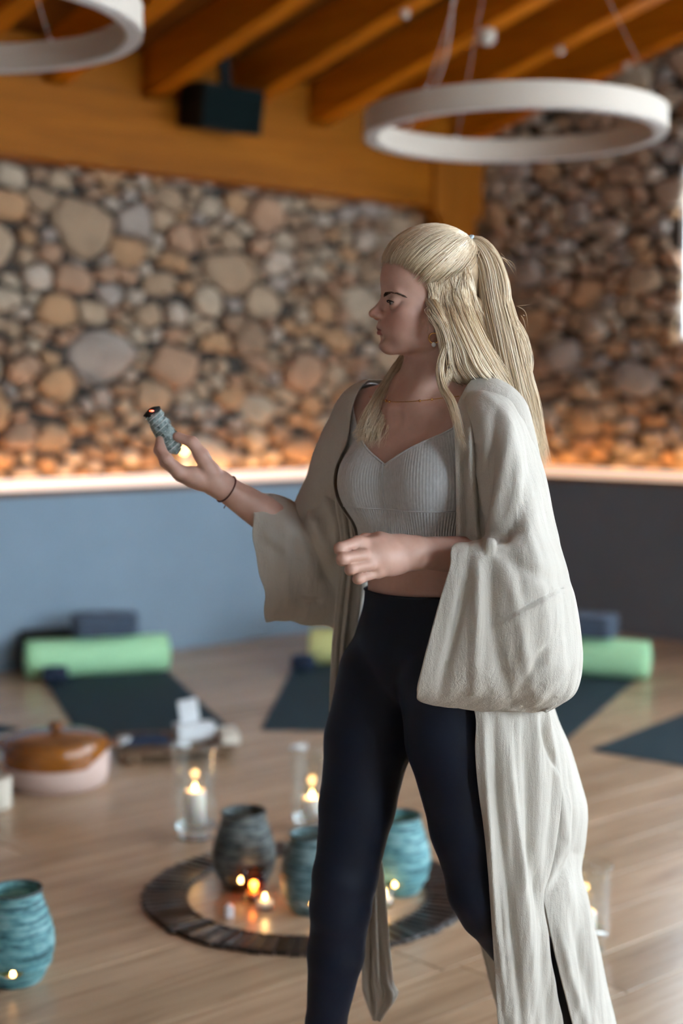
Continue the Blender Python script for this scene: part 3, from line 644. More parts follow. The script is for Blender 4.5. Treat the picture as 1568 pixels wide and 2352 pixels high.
def pot(c, mat, label, tlabel, S=1.0, hole_off=0.0):
    r = empty('ceramic_pot', (c[0], c[1], c[2]), 0); tag(r, label, 'pot', 'banded ceramic tea light pots')
    face = math.atan2(-c[1], -c[0]) + hole_off
    key = [(0.0, 0.058), (0.012, 0.066), (0.05, 0.084), (0.085, 0.0905), (0.12, 0.088), (0.16, 0.077), (0.195, 0.0645), (0.208, 0.0615), (0.216, 0.064)]
    zs = sorted({0.0, 0.004, 0.012, 0.020, 0.216} | {round(0.026 + 0.0035 * k, 4) for k in range(9)} | {round(0.060 + 0.0065 * k, 4) for k in range(24)}); n = 72
    zs = [z for z in zs if z <= 0.216]
    def rad(z):
        for (z0, r0), (z1, r1) in zip(key, key[1:]):
            if z <= z1 + 1e-9:
                t = (z - z0) / (z1 - z0); t = t * t * (3 - 2 * t) * .5 + t * .5; return r0 + (r1 - r0) * t
        return key[-1][1]
    v = []; f = []
    for z in zs:
        rr_ = rad(z) * (1 + 0.016 * math.sin(z * 330 + 1.5 * math.sin(z * 71)) * (z < 0.2))
        for k in range(n): a_ = face + 2 * PI * k / n; v.append((S * rr_ * math.cos(a_), S * rr_ * math.sin(a_), S * z))
    for i in range(len(zs) - 1):
        for k in range(n):
            kk = (k + .5) if k < n / 2 else (k + .5 - n); zc = (zs[i] + zs[i + 1]) / 2
            if (kk / 4.2) ** 2 + ((zc - 0.042) / 0.0125) ** 2 < 1: continue
            f.append((i * n + k, i * n + (k + 1) % n, (i + 1) * n + (k + 1) % n, (i + 1) * n + k))
    f.append(tuple(range(n - 1, -1, -1)))
    o = obj('pot_wall', v, f, mat, r, True)
    sd = o.modifiers.new('wall', 'SOLIDIFY'); sd.thickness = 0.006 * S; sd.offset = -1
    autosmooth(MB().lathe([(S * 0.0575, S * 0.2165), (S * 0.064, S * 0.219), (S * 0.0655, S * 0.214), (S * 0.0575, S * 0.211), (S * .0575, S * .2165)], 48).build('rim', M['pot_in'], r), 60)
    fx, fy = c[0] + S * 0.036 * math.cos(face), c[1] + S * 0.036 * math.sin(face)
    t = empty('tea_light', (fx, fy, c[2] + 0.0065 * S)); tag(t, tlabel, 'tea light', 'tea lights inside the pots')
    MB().lathe([(0, 0), (0.0185, 0), (0.019, 0.014), (0.018, 0.014), (0.0175, 0.010), (0, 0.010)], 24).build('cup', M['steel'], t, True)
    MB().lathe([(0, 0.0098), (0.0172, 0.0098), (0.0172, 0.0115), (0, 0.012)], 24).build('wax', M['wax'], t, True)
    flame_parts(t, (0, 0, 0.012), 0.020, 0.006, 0.05)
pot((-0.277, 3.955, 0), M['pot_dark'], 'dark charcoal banded pot at the left inside the mat ring', 'lit tea light in the dark charcoal pot', 1.0, -0.25)
pot((-0.078, 3.765, 0), M['pot_mid'], 'deep teal banded pot at the front, partly hidden by the leg', 'lit tea light in the deep teal front pot', 0.98, 0.0)
pot((0.160, 3.915, 0), M['pot_teal'], 'bright teal banded pot seen between the legs', 'lit tea light in the bright teal pot between the legs', 1.0, -0.28)
pot((-0.775, 3.295, 0), M['pot_teal'], 'bright teal banded pot alone at the left picture edge', 'lit tea light in the teal pot at the left edge', 1.02, -0.2)
def votive(c, mat, label, H=0.055, R=0.030, lt=0.12):
    r = empty('votive_glass', (c[0], c[1], 0)); tag(r, label, 'votive', 'small votive glasses between the pots')
    MB().lathe([(0, 0), (R * .82, 0), (R * .9, .006), (R, H * .6), (R * 1.02, H), (R * .95, H), (R * .92, H * .6), (R * .8, .009), (0, .008)], 32).build('glass_cup', mat, r, True)
    MB().lathe([(0, 0.0085), (R * .72, 0.0085), (R * .74, 0.022), (0, 0.023)], 24).build('wax', M['wax'], r, True)
    flame_parts(r, (0, 0, 0.023), 0.019, 0.0055, lt)
votive((-0.242, 3.835), M['amber'], 'taller amber votive glass between the two dark pots', 0.085, 0.032, 0.25)
votive((-0.208, 3.772), M['thin'], 'low clear votive glass in front of the amber one', 0.04, 0.030, 0.15)
votive((0.118, 3.80), M['thin'], 'small clear votive beside the teal pot behind the leg', 0.05, 0.028, 0.1)
v = [(0, 0, 0.038)]; f = []
for k in range(6): v.append((0.013 * math.cos(k * PI / 3), 0.011 * math.sin(k * PI / 3), 0.026 + 0.002 * (k % 2)))
for k in range(6): v.append((0.014 * math.cos(k * PI / 3), 0.012 * math.sin(k * PI / 3), 0.0))
for k in range(6): k2 = (k + 1) % 6; f += [(0, 1 + k, 1 + k2), (1 + k, 7 + k, 7 + k2, 1 + k2)]
f.append(tuple(range(12, 6, -1)))
g = N('milky_quartz'); g.base((0.85, 0.87, 0.92, 1)); g.set(Roughness=0.15); g.b.inputs['Subsurface Weight'].default_value = 0.4; g.b.inputs['Subsurface Radius'].default_value = (.01, .01, .01)
o = obj('crystal_point', v, f, g.m, None, loc=(-0.300, 3.715, 0.0), rz=0.4); tag(o, 'small milky quartz point on the floor in front of the dark pot', 'crystal')
# ---- candle on the ledge, its flame seen between thumb and fingers
pL = K + uL * 2.21 + nL * 0.018; q = empty('ledge_candle', (pL.x, pL.y, LED_Z)); tag(q, 'slim lit candle standing on the left ledge behind the raised hand', 'candle')
MB().lathe([(0, 0), (0.021, 0), (0.021, 0.165), (0.018, 0.168), (0, 0.165)], 24).build('wax', M['wax'], q, True); flame_parts(q, (0, 0, 0.165), 0.034, 0.011)
# ================================================================== THE PERSON
def W(px, py, Y):                              # measured point: picture position and distance from the camera plane -> metres
    u = (px - 784) / FPX; v = (1176 - py) / FPX; c, s = math.cos(PITCH), math.sin(PITCH)
    dy = c + v * s; dz = -s + v * c
    return np.array([u * Y / dy, Y, CAM_H + dz * Y / dy])
class Field:                                   # a block of space holding a signed distance, shapes melt into it
    def __init__(s, lo, hi, h):
        s.lo = np.array(lo, float); s.h = h; s.n = np.ceil((np.array(hi) - s.lo) / h).astype(int) + 1
        s.ax = [s.lo[i] + h * np.arange(s.n[i]) for i in range(3)]; s.d = np.full(s.n, 1.0, np.float32)
    def like(s):
        o = Field.__new__(Field); o.lo, o.h, o.n, o.ax = s.lo, s.h, s.n, s.ax; o.d = np.full(s.n, 1.0, np.float32); return o
    def sub(s, lo, hi):
        a = np.clip(np.floor((np.array(lo) - s.lo) / s.h).astype(int), 0, s.n); b = np.clip(np.ceil((np.array(hi) - s.lo) / s.h).astype(int) + 1, 0, s.n)
        if np.any(b <= a): return None
        sl = tuple(slice(x, y) for x, y in zip(a, b))
        g = [s.ax[i][sl[i]].astype(np.float32) for i in range(3)]
        return sl, g[0][:, None, None], g[1][None, :, None], g[2][None, None, :]
    def put(s, p, k=0.0, neg=False, cap=0.05):
        pad = k + 2 * s.h + (cap if not neg else k + s.h)
        r = s.sub(p['lo'] - pad, p['hi'] + pad)
        if r is None: return s
        sl, X, Y, Z = r; q = p['f'](X, Y, Z); d = s.d[sl]
        if neg:
            q = -q
            if k: hh = np.maximum(k - np.abs(d - q), 0) / k; s.d[sl] = np.maximum(d, q) + hh * hh * (k * .25)
            else: s.d[sl] = np.maximum(d, q)
        else:
            if k: hh = np.maximum(k - np.abs(d - q), 0) / k; s.d[sl] = np.minimum(d, q) - hh * hh * (k * .25)
            else: s.d[sl] = np.minimum(d, q)
        return s
    def merge(s, o, k=0.0):
        if k: hh = np.maximum(k - np.abs(s.d - o.d), 0) / k; s.d = np.minimum(s.d, o.d) - hh * hh * (k * .25)
        else: s.d = np.minimum(s.d, o.d)
        return s
    def nets(s, iso=0.0):                      # surface nets
        d = s.d - iso; I = d < 0; n = d.shape; h = s.h
        c = np.zeros([m - 1 for m in n], np.int8)
        for a in (0, 1):
            for b in (0, 1):
                for e in (0, 1): c += I[a:n[0] - 1 + a, b:n[1] - 1 + b, e:n[2] - 1 + e]
        act = (c > 0) & (c < 8); idx = np.argwhere(act); num = np.full(act.shape, -1, np.int64); num[act] = np.arange(len(idx))
        acc = np.zeros((len(idx), 3)); cnt = np.zeros(len(idx)); i, j, k = idx.T
        for ax in range(3):
            o1, o2 = [q for q in range(3) if q != ax]
            for a in (0, 1):
                for b in (0, 1):
                    p0 = np.zeros(3, int); p0[o1] = a; p0[o2] = b; p1 = p0.copy(); p1[ax] = 1
                    d0 = d[i + p0[0], j + p0[1], k + p0[2]]; d1 = d[i + p1[0], j + p1[1], k + p1[2]]
                    m = (d0 < 0) != (d1 < 0); t = np.where(m, d0 / np.where(m, d0 - d1, 1), 0)
                    pt = np.tile(p0, (len(idx), 1)).astype(float); pt[:, ax] += t; acc[m] += pt[m]; cnt[m] += 1
        V = s.lo + (idx + acc / cnt[:, None]) * h; Fq = []
        for ax in range(3):
            o1, o2 = (ax + 1) % 3, (ax + 2) % 3
            sl0 = [slice(None)] * 3; sl1 = [slice(None)] * 3; sl0[ax] = slice(0, n[ax] - 1); sl1[ax] = slice(1, n[ax])
            x = I[tuple(sl0)] != I[tuple(sl1)]; e = np.argwhere(x); e = e[(e[:, o1] > 0) & (e[:, o2] > 0) & (e[:, o1] < n[o1] - 1) & (e[:, o2] < n[o2] - 1)]
            ins = I[tuple(sl0)][tuple(e.T)]
            def cell(a, b):
                q = e.copy(); q[:, o1] += a; q[:, o2] += b; return num[tuple(q.T)]
            q = np.stack([cell(-1, -1), cell(0, -1), cell(0, 0), cell(-1, 0)], 1)
            q[~ins] = q[~ins][:, ::-1]; Fq.append(q)
        return V, np.concatenate(Fq)
def cone(a, b, ra, rb):
    a, b = np.array(a, float), np.array(b, float); ab = b - a; L2 = float(ab @ ab) + 1e-12; r = max(ra, rb)
    def f(X, Y, Z):
        x, y, z = X - a[0], Y - a[1], Z - a[2]; t = np.clip((x * ab[0] + y * ab[1] + z * ab[2]) / L2, 0, 1)
        return np.sqrt((x - ab[0] * t) ** 2 + (y - ab[1] * t) ** 2 + (z - ab[2] * t) ** 2) - (ra + (rb - ra) * t)
    return dict(f=f, lo=np.minimum(a, b) - r, hi=np.maximum(a, b) + r)
def ell(c, R, rad):                            # R rows: the three axes
    c = np.array(c, float); R = np.array(R, float); rad = np.array(rad, float); e = np.sqrt((R.T ** 2 @ rad ** 2))
    def f(X, Y, Z):
        x, y, z = X - c[0], Y - c[1], Z - c[2]; k0 = 0; k1 = 0
        for i in range(3):
            q = (x * R[i][0] + y * R[i][1] + z * R[i][2]) / rad[i]; k0 = k0 + q * q; k1 = k1 + (q / rad[i]) ** 2
        k0 = np.sqrt(k0); return k0 * (k0 - 1) / np.sqrt(k1 + 1e-9)
    return dict(f=f, lo=c - e, hi=c + e)
def smooth_mesh(V, F, it=2, lam=0.5):
    E = np.concatenate([F[:, [0, 1]], F[:, [1, 2]], F[:, [2, 3]], F[:, [3, 0]]]); n = len(V)
    deg = np.bincount(E[:, 0], minlength=n) + np.bincount(E[:, 1], minlength=n)
    for k in range(it):
        for mu in (lam, -lam * 1.04):
            S = np.zeros_like(V)
            for a in range(3): S[:, a] = np.bincount(E[:, 0], V[E[:, 1], a], n) + np.bincount(E[:, 1], V[E[:, 0], a], n)
            V = V + mu * (S / np.maximum(deg, 1)[:, None] - V)
    return V
def clip(V, F, g):                             # keep g > 0, cut faces cleanly along g = 0
    V = [tuple(p) for p in V]; out = []; cut = {}; g = list(map(float, g)); new = []
    for q in F:
        q = list(q); s = [g[i] > 0 for i in q]
        if all(s): out.append(tuple(q)); continue
        if not any(s): continue
        p = []
        for i in range(len(q)):
            a, b = q[i], q[(i + 1) % len(q)]
            if g[a] > 0: p.append(a)
            if (g[a] > 0) != (g[b] > 0):
                key = (min(a, b), max(a, b))
                if key not in cut:
                    t = g[a] / (g[a] - g[b]); cut[key] = len(V); V.append(tuple(V[a][k] + (V[b][k] - V[a][k]) * t for k in range(3))); g.append(0.0)
                p.append(cut[key])
        if len(p) >= 3: out.append(tuple(p))
    used = sorted({i for q in out for i in q}); m = {o: i for i, o in enumerate(used)}
    return np.array([V[i] for i in used]), [tuple(m[i] for i in q) for q in out]

# ---- frames
th = math.radians(42)
TF = np.array([-math.sin(th), -math.cos(th), 0.0]); TL = np.array([math.cos(th), -math.sin(th), 0.0]); TZ_ = np.array([0, 0, 1.0])
TO = np.array([W(969, 1100, 2.5)[0], 2.5, 0.0]); TR = np.array([TF, TL, TZ_])
def T(f, l, z): return TO + TF * f + TL * l + TZ_ * z
hy = math.radians(80); hp = math.radians(0.5)
HF = np.array([-math.sin(hy) * math.cos(hp), -math.cos(hy) * math.cos(hp), -math.sin(hp)]); HL = np.array([math.cos(hy), -math.sin(hy), 0.0]); HU = np.cross(HF, HL); HU = HU if HU[2] > 0 else -HU
HO = W(1006, 745, 2.5); HR = np.array([HF, HL, HU])
def Hd(f, l, u): return HO + (HF * f + HL * l + HU * u) * 0.001     # millimetres from the ear axis
mm = 0.001
# joints
SH_L, EL_L, WR_L = T(-.02, .136, 1.330), W(1222, 1285, 2.43), W(950, 1268, 2.275)
SH_R, EL_R, WR_R = T(-.015, -.148, 1.330), W(702, 1242, 2.66), W(502, 1112, 2.565)

def trunk(F):
    for p, k in ((ell(T(-.008, 0, 1.235), TR, (.100, .132, .165)), .02), (ell(T(-.005, 0, 1.09), TR, (.084, .114, .14)), .05), (ell(T(-.015, 0, .935), TR, (.098, .138, .115)), .05),
                 (cone(T(-.022, -.11, 1.332), T(-.022, .11, 1.332), .050, .050), .05), (cone(T(-.03, -.05, 1.375), T(-.03, .05, 1.375), .04, .04), .05),
                 (ell(T(.052, .064, 1.232), TR, (.058, .062, .064)), .035), (ell(T(.052, -.064, 1.232), TR, (.058, .062, .064)), .035),
                 (cone(T(-.065, .072, .872), T(-.06, .072, .90), .088, .08), .05), (cone(T(-.065, -.072, .872), T(-.06, -.072, .90), .088, .08), .05)):
        F.put(p, k, cap=.08)
    for s in (-1, 1):                          # collarbones, trapezius
        F.put(cone(T(.058, s * .018, 1.352), T(-.005, s * .13, 1.375), .008, .010), .022)
        F.put(cone(T(-.035, s * .035, 1.40), T(-.02, s * .13, 1.350), .030, .03), .04)
    F.put(cone(T(.080, 0, 1.352), T(.085, 0, 1.354), .006, .006), .02, neg=True)
def upper_arms(F):
    for s, e in ((SH_L, EL_L), (SH_R, EL_R)):
        F.put(cone(s, s + (e - s) * .3, .044, .042), .05); F.put(cone(s + (e - s) * .2, e, .041, .036), .03)
def neck(F):
    a, b = T(-.022, 0, 1.345), Hd(-12, 0, -8)
    F.put(cone(a, b, .058, .050), .035); F.put(cone(T(.0, 0, 1.345), Hd(14, 0, -45), .040, .036), .03)
    F.put(cone(T(.052, .014, 1.362), Hd(-18, 50, -12), .0115, .015), .022); F.put(cone(T(.052, -.014, 1.362), Hd(-18, -50, -12), .0115, .015), .022)
def forearm(F, e, w, wid):
    m = e + (w - e) * .28
    F.put(cone(e, m, .035, .0375), .02); F.put(cone(m, w, .0375, wid), .02)
PL_R = [(W(884, 1550, 2.56), .080), (W(846, 1700, 2.55), .0735), (W(820, 1850, 2.54), .0625), (W(794, 2010, 2.53), .0515), (W(783, 2085, 2.535), .0485), (W(771, 2190, 2.55), .0455), (W(748, 2352, 2.565), .031), (W(742, 2560, 2.58), .0275), (W(742, 2620, 2.585), .034)]
PL_L = [(W(1035, 1560, 2.44), .088), (W(1042, 1700, 2.43), .0770), (W(1078, 1900, 2.42), .0620), (W(1108, 2040, 2.42), .0530), (W(1128, 2085, 2.43), .0495), (W(1212, 2200, 2.49), .0460), (W(1300, 2352, 2.56), .032), (W(1345, 2430, 2.60), .028), (W(1368, 2480, 2.615), .033)]
def legs(F):
    for L in (PL_R, PL_L):
        for (a, ra), (b, rb) in zip(L, L[1:]): F.put(cone(a, b, ra, rb), .012)
    F.put(cone(PL_R[3][0] + TF * .022, PL_R[4][0] + TF * .02, .034, .030), .02); F.put(cone(PL_L[3][0] + TF * .022, PL_L[4][0] + TF * .02, .036, .031), .02)
    a = PL_R[-1][0]; fl_ = np.array([a[0], a[1], .0]); F.put(cone(fl_ + [0, 0, .035], fl_ + TF * .15 + [0, 0, .026], .034, .026), .02); F.put(cone(fl_ + TF * .13 + [0, 0, .022], fl_ + TF * .19 + [0, 0, .018], .030, .018), .02)
    a = PL_L[-1][0]; F.put(cone(a, a + TF * .04 - TZ_ * .10, .033, .030), .02); b = a + TF * .05 - TZ_ * (a[2] - .03); F.put(cone(a + TF * .035 - TZ_ * .09, b, .031, .026), .02); F.put(cone(b, b + TF * .05 - TZ_ * .012, .027, .018), .02)

# ---- head, in mm from the ear axis: forward, left, up
def head(F):
    e = lambda c, r: ell(Hd(*c), HR, np.array(r) * mm)
    cn = lambda a, b, ra, rb: cone(Hd(*a), Hd(*b), ra * mm, rb * mm)
    F.put(e((8, 0, 88), (86, 68, 73)), 0); F.put(e((45, 0, 28), (53, 57, 66)), .02)
    F.put(e((48, 0, 78), (50, 55, 46)), .02)                              # forehead
    F.put(e((52, 0, -14), (45, 43, 34)), .02)                             # jaw
    for s in (-1, 1):
        F.put(cn((14, s * 51, 2), (28, s * 46, -32), 12, 9.5), .02); F.put(cn((28, s * 46, -34), (84, s * 14, -40), 10, 11), .02)   # jaw line
        F.put(e((66, s * 39, 14), (22, 21, 17)), .02)                     # cheek bones
        F.put(cn((84, s * 12, 46), (80, s * 36, 50), 10, 8), .014)        # brow
        F.put(e((68, s * 28, -12), (22, 20, 22)), .02)                    # cheek
    F.put(e((90, 0, -34), (15, 17, 14)), .012)                            # chin
    F.put(e((84, 0, -4), (21, 27, 18)), .014)                             # muzzle
    for s in (-1, 1): F.put(e((99, s * 33, 35), (20, 17, 11)), .014, neg=True)   # sockets
    F.put(cn((92, 0, 46), (110.5, 0, 23), 6.6, 6.6), .008); F.put(cn((108, 0, 21), (115.5, 0, 18.5), 7.4, 7.6), .005)   # nose
    for s in (-1, 1):
        F.put(e((105, s * 9.5, 14), (9, 6.5, 6.5)), .006); F.put(e((109, s * 5.2, 8.2), (5, 2.6, 2.6)), .002, neg=True)
    for s in (-1, 1):                                                     # lids: a shell round each eye with a slit
        F.put(e((81, s * 31, 36), (14.2, 14.2, 14.0)), .005)
    F.put(cn((104, 0, 2), (105.5, 0, -3), 3.0, 3.2), .006)
    for s in (-1, 1):                                                     # lips
        F.put(cn((104.2, s * 2.5, -6.0), (93, s * 21, -10.2), 4.3, 1.7), .004); F.put(cn((103.4, 0, -15.2), (93, s * 20, -11.2), 5.2, 2.0), .004)
        F.put(cn((108.8, 0, -10.6), (94, s * 23.5, -10.9), 1.0, 1.0), .0025, neg=True)
    F.put(cn((104, -6, -25), (104, 6, -25), 5, 5), .008, neg=True)
    for s in (-1, 1):                                                     # ears
        F.put(e((20, s * 63, 6), (15, 6.5, 28)), .006); F.put(e((23, s * 68, 9), (8.5, 5, 15)), .005, neg=True); F.put(e((25, s * 62, -20), (8.5, 5, 9)), .006)
def eye_cut(F):
    for s in (-1, 1):
        F.put(cone(Hd(97, s * 24, 34.0), Hd(91.5, s * 42, 34.8), 4.0 * mm, 3.0 * mm), .0015, neg=True)

# ---- hands: chains of joints, thickest first
def chain(F, pts, k):
    for (a, ra), (b, rb) in zip(pts, pts[1:]): F.put(cone(a, b, ra, rb), k, cap=.02)
w = WR_L
HANDL = dict(palm=[(822, 1248, 2.232), (837, 1276, 2.222), (852, 1295, 2.226), (867, 1312, 2.238)],
    fing=[[(822, 1246, 2.230, .0108), (781, 1259, 2.208, .0088), (779, 1262, 2.228, .0084), (800, 1266, 2.247, .0076)],
          [(837, 1275, 2.220, .0110), (787, 1283, 2.198, .0089), (785, 1287, 2.220, .0085), (806, 1290, 2.241, .0077)],
          [(852, 1296, 2.224, .0106), (806, 1306, 2.206, .0085), (803, 1309, 2.227, .0081), (822, 1311, 2.246, .0073)],
          [(867, 1313, 2.236, .0096), (824, 1329, 2.220, .0078), (820, 1330, 2.238, .0073), (836, 1329, 2.253, .0066)]],
    thumb=[(922, 1252, 2.268, .0150), (872, 1240, 2.262, .0125), (838, 1240, 2.262, .0100), (806, 1256, 2.262, .0082)])
HANDR = dict(palm=[(409, 1082, 2.530), (408, 1088, 2.552), (412, 1092, 2.574), (420, 1094, 2.594)],
    fing=[[(411, 1080, 2.530, .0108), (383, 1054, 2.524, .0092), (369, 1029, 2.530, .0084), (367, 1010, 2.538, .0072)],
          [(409, 1087, 2.552, .0110), (379, 1062, 2.553, .0092), (364, 1034, 2.556, .0085), (366, 1011, 2.558, .0073)],
          [(412, 1091, 2.574, .0106), (385, 1068, 2.578, .0088), (372, 1043, 2.578, .0081), (377, 1022, 2.576, .0071)],
          [(420, 1093, 2.594, .0096), (395, 1076, 2.599, .0079), (383, 1058, 2.598, .0072), (386, 1042, 2.596, .0063)]],
    thumb=[(484, 1086, 2.548, .0165), (462, 1046, 2.534, .0128), (441, 1016, 2.532, .0104), (407, 1003, 2.540, .0086)])
def hand(F, H, wr, other, wid):
    up_ = wr + (wr - np.array(W(*H['palm'][1]))) * .18
    for i, p in enumerate(H['palm']):
        a = wr + (np.array(W(*H['palm'][i])) - np.array(W(*H['palm'][1]))) * .32; b = W(*p)
        F.put(cone(a, a + (b - a) * .62, .0165, .0150 - .0008 * i), .016, cap=.02); F.put(cone(a + (b - a) * .5, b, .0140, .0105), .012, cap=.02)
    ps = [W(*p) for p in H['palm']]
    F.put(cone(ps[0], ps[3], .0100, .0090), .010, cap=.02)
    for fg in H['fing']:
        G = F.like(); chain(G, [(W(*q[:3]), q[3]) for q in fg], .004)
        a = W(*fg[1][:3]); G.put(cone(a, a, fg[1][3] * 1.03, fg[1][3] * 1.03), .004, cap=.02)
        F.merge(G, .0018)
    G = F.like(); chain(G, [(W(*q[:3]), q[3]) for q in H['thumb']], .006); G.put(cone(wr, W(*H['thumb'][0][:3]), wid * .8, .0155), .012, cap=.02)
    F.merge(G, .006)
person = empty('person', (float(TO[0]), float(TO[1]), 0.0))
tag(person, 'woman in pale robe, grey crop top and navy leggings walking left with a smudge stick', 'person')
PLOC = np.array([TO[0], TO[1], 0.0])
def pobj(name, V, F, mat, parent=None, smooth=True):
    return obj(name, np.asarray(V) - PLOC, F, mat, person if parent is None else parent, smooth)

x = N('skin'); x.set(Roughness=0.5); x.b.inputs['Subsurface Weight'].default_value = 0.12; x.b.inputs['Subsurface Radius'].default_value = (0.012, 0.005, 0.003)
f = x.noise(x.coords(), 28, 4); c_ = x.ramp(f, [(0.3, (0.49, 0.285, 0.215, 1)), (0.7, (0.57, 0.345, 0.270, 1))])
for nm_, col_, k_ in (('blush', (0.52, 0.21, 0.165, 1), .55), ('lip', (0.36, 0.115, 0.105, 1), .85)):
    a_ = x.n('ShaderNodeAttribute'); a_.attribute_name = nm_; m_ = x.n('ShaderNodeMath', operation='MULTIPLY'); m_.inputs[1].default_value = k_; x.l(a_.outputs['Fac'], m_.inputs[0]); c_ = x.mix(c_, col_, m_.outputs[0])
x.base(c_); x.bump(x.noise(x.coords(), 420, 2), 0.06, 0.001); M['skin'] = x.m

# body: trunk, arms and legs, then the finer head and hands, all cut from one distance field
def bounds(pts, pad): pts = np.array(pts); return pts.min(0) - pad, pts.max(0) + pad
neck_cut = HO[2] - 0.078
bodyV = []; bodyF = []; nv = 0
def keep(V, F):
    global nv
    bodyV.append(V); bodyF.extend([tuple(int(i) + nv for i in q) for q in F]); nv += len(V)
FT = Field(np.array([-.14, 2.2, .70]), np.array([.42, 2.80, 1.49]), .005); trunk(FT); upper_arms(FT); neck(FT)
FT2 = FT.like(); head(FT2); FT.merge(FT2, .009)
FL = Field(np.array([-.18, 2.2, -.01]), np.array([.62, 2.80, 1.09]), .006); trunk(FL); legs(FL)
for (sh, el, wr, H, wid, side) in ((SH_L, EL_L, WR_L, HANDL, .0245, 'L'), (SH_R, EL_R, WR_R, HANDR, .0225, 'R')):
    pts = [wr] + [W(*p) for p in H['palm']] + [W(*q[:3]) for fg in H['fing'] for q in fg] + [W(*q[:3]) for q in H['thumb']] + [wr + (el - wr) * .7]
    lo, hi = bounds(pts, .03); G = Field(lo, hi, .0018); hand(G, H, wr, el, wid); A_ = G.like(); forearm(A_, el, wr, wid); G.merge(A_, .012)
    V, F_ = G.nets(); V = smooth_mesh(V, F_, 1)
    ax_ = (el - wr) / np.linalg.norm(el - wr); cutd = np.linalg.norm(el - wr) * .62
    V, F_ = clip(V, F_, cutd - (V - wr) @ ax_); keep(V, F_)
    lo, hi = bounds([el, wr, sh], .06); G = Field(lo, hi, .005); forearm(G, el, wr, wid); G.put(cone(el, sh, .0362, .044), .01)
    V, F_ = G.nets(); V, F_ = clip(V, F_, (V - wr) @ ax_ - cutd + .004); keep(V, F_)
V, F_ = FT.nets(); V = smooth_mesh(V, F_, 1); V, F_ = clip(V, F_, np.minimum(neck_cut + .002 - V[:, 2], V[:, 2] - .95)); keep(V, F_)
V, F_ = FL.nets(); V, F_ = clip(V, F_, .952 - V[:, 2]); keep(V, F_)
lo, hi = bounds([Hd(-90, -85, -110), Hd(135, 85, 170), Hd(-90, 85, 170), Hd(135, -85, -110), T(0, 0, neck_cut - .01)], .004)
FH = Field(lo, hi, .0017); trunk(FH); upper_arms(FH); neck(FH); FH2 = FH.like(); head(FH2); FH.merge(FH2, .009); eye_cut(FH)
V, F_ = FH.nets(); V = smooth_mesh(V, F_, 1); V, F_ = clip(V, F_, V[:, 2] - neck_cut); keep(V, F_)
BV = np.concatenate(bodyV); body = pobj('body', BV, bodyF, M['skin'])
hq = (BV - HO) @ HR.T * 1000; lipv = np.zeros(len(BV)); blu = np.zeros(len(BV))
near = (hq[:, 0] > 40) & (hq[:, 2] < 60) & (hq[:, 2] > -60)
def seg(q, a, b): a, b = np.array(a, float), np.array(b, float); t = np.clip((q - a) @ (b - a) / ((b - a) @ (b - a)), 0, 1); return np.linalg.norm(q - a - t[:, None] * (b - a), axis=1), t
for s_ in (-1, 1):
    for a, b, r0, r1 in (((105.5, 0, -6.4), (93, s_ * 21, -10.4), 5.0, 2.2), ((104.6, 0, -15.2), (93, s_ * 20, -11.4), 6.0, 2.4)):
        d_, t_ = seg(hq[near], a, b); lipv[near] = np.maximum(lipv[near], np.clip((r0 + (r1 - r0) * t_ - d_) / 1.2 + .5, 0, 1))
    d_, t_ = seg(hq[near], (74, s_ * 44, 4), (86, s_ * 30, 8)); blu[near] = np.maximum(blu[near], np.exp(-(d_ / 17) ** 2)); d_, t_ = seg(hq[near], (116, 0, 18), (104, s_ * 10, 14)); blu[near] = np.maximum(blu[near], .7 * np.exp(-(d_ / 8) ** 2))
for nm_, va in (('lip', lipv), ('blush', blu)):
    at_ = body.data.attributes.new(nm_, 'FLOAT', 'POINT'); at_.data.foreach_set('value', va.astype(np.float32))
# ---- clothes that follow the body
def fl_attr(o, name, vals):
    at = o.data.attributes.new(name, 'FLOAT', 'POINT'); at.data.foreach_set('value', np.asarray(vals, np.float32))
def torso_coords(V):
    q = V - TO; return q @ TF, q @ TL, V[:, 2]
x = N('ribbed_knit'); x.set(Roughness=0.9); x.b.inputs['Sheen Weight'].default_value = 0.3
a_ = x.n('ShaderNodeAttribute'); a_.attribute_name = 'rib'; sn = x.n('ShaderNodeMath', operation='SINE'); x.l(a_.outputs['Fac'], sn.inputs[0])
a2 = x.n('ShaderNodeAttribute'); a2.attribute_name = 'ribamp'; mu = x.n('ShaderNodeMath', operation='MULTIPLY'); x.l(sn.outputs[0], mu.inputs[0]); x.l(a2.outputs['Fac'], mu.inputs[1])
nz = x.noise(x.coords((1, 1, 0.3)), 300, 2); x.base(x.ramp(nz, [(0.2, (0.42, 0.425, 0.42, 1)), (0.8, (0.56, 0.565, 0.56, 1))])); x.bump(mu.outputs[0], 0.55, 0.0012); M['knit'] = x.m
V, F_ = FT.nets(.0045); V = smooth_mesh(V, F_, 2); f, l, z = torso_coords(V); al = np.abs(l)
neckl = np.where(f > 0.0, 1.266 + .58 * al + 1.3 * np.maximum(0, al - .108), 1.30 + .9 * np.maximum(0, al - .06) + 2.0 * np.maximum(0, al - .11))
hem = 1.128 + .004 * np.sin(l * 25)
g = np.minimum(np.minimum(neckl - z, z - hem), .152 - al + .25 * np.maximum(0, 1.26 - z))
V, F_ = clip(V, F_, g); top = pobj('crop_top', V, F_, M['knit'])
f, l, z = torso_coords(V); ang = np.arctan2(l, f + .03)
fl_attr(top, 'rib', ang * .125 * 2 * PI / .0042); fl_attr(top, 'ribamp', np.clip((1.190 - z) / .004, 0, 1) * .75 + .25)
sd = top.modifiers.new('cloth', 'SOLIDIFY'); sd.thickness = .0028; sd.offset = 1
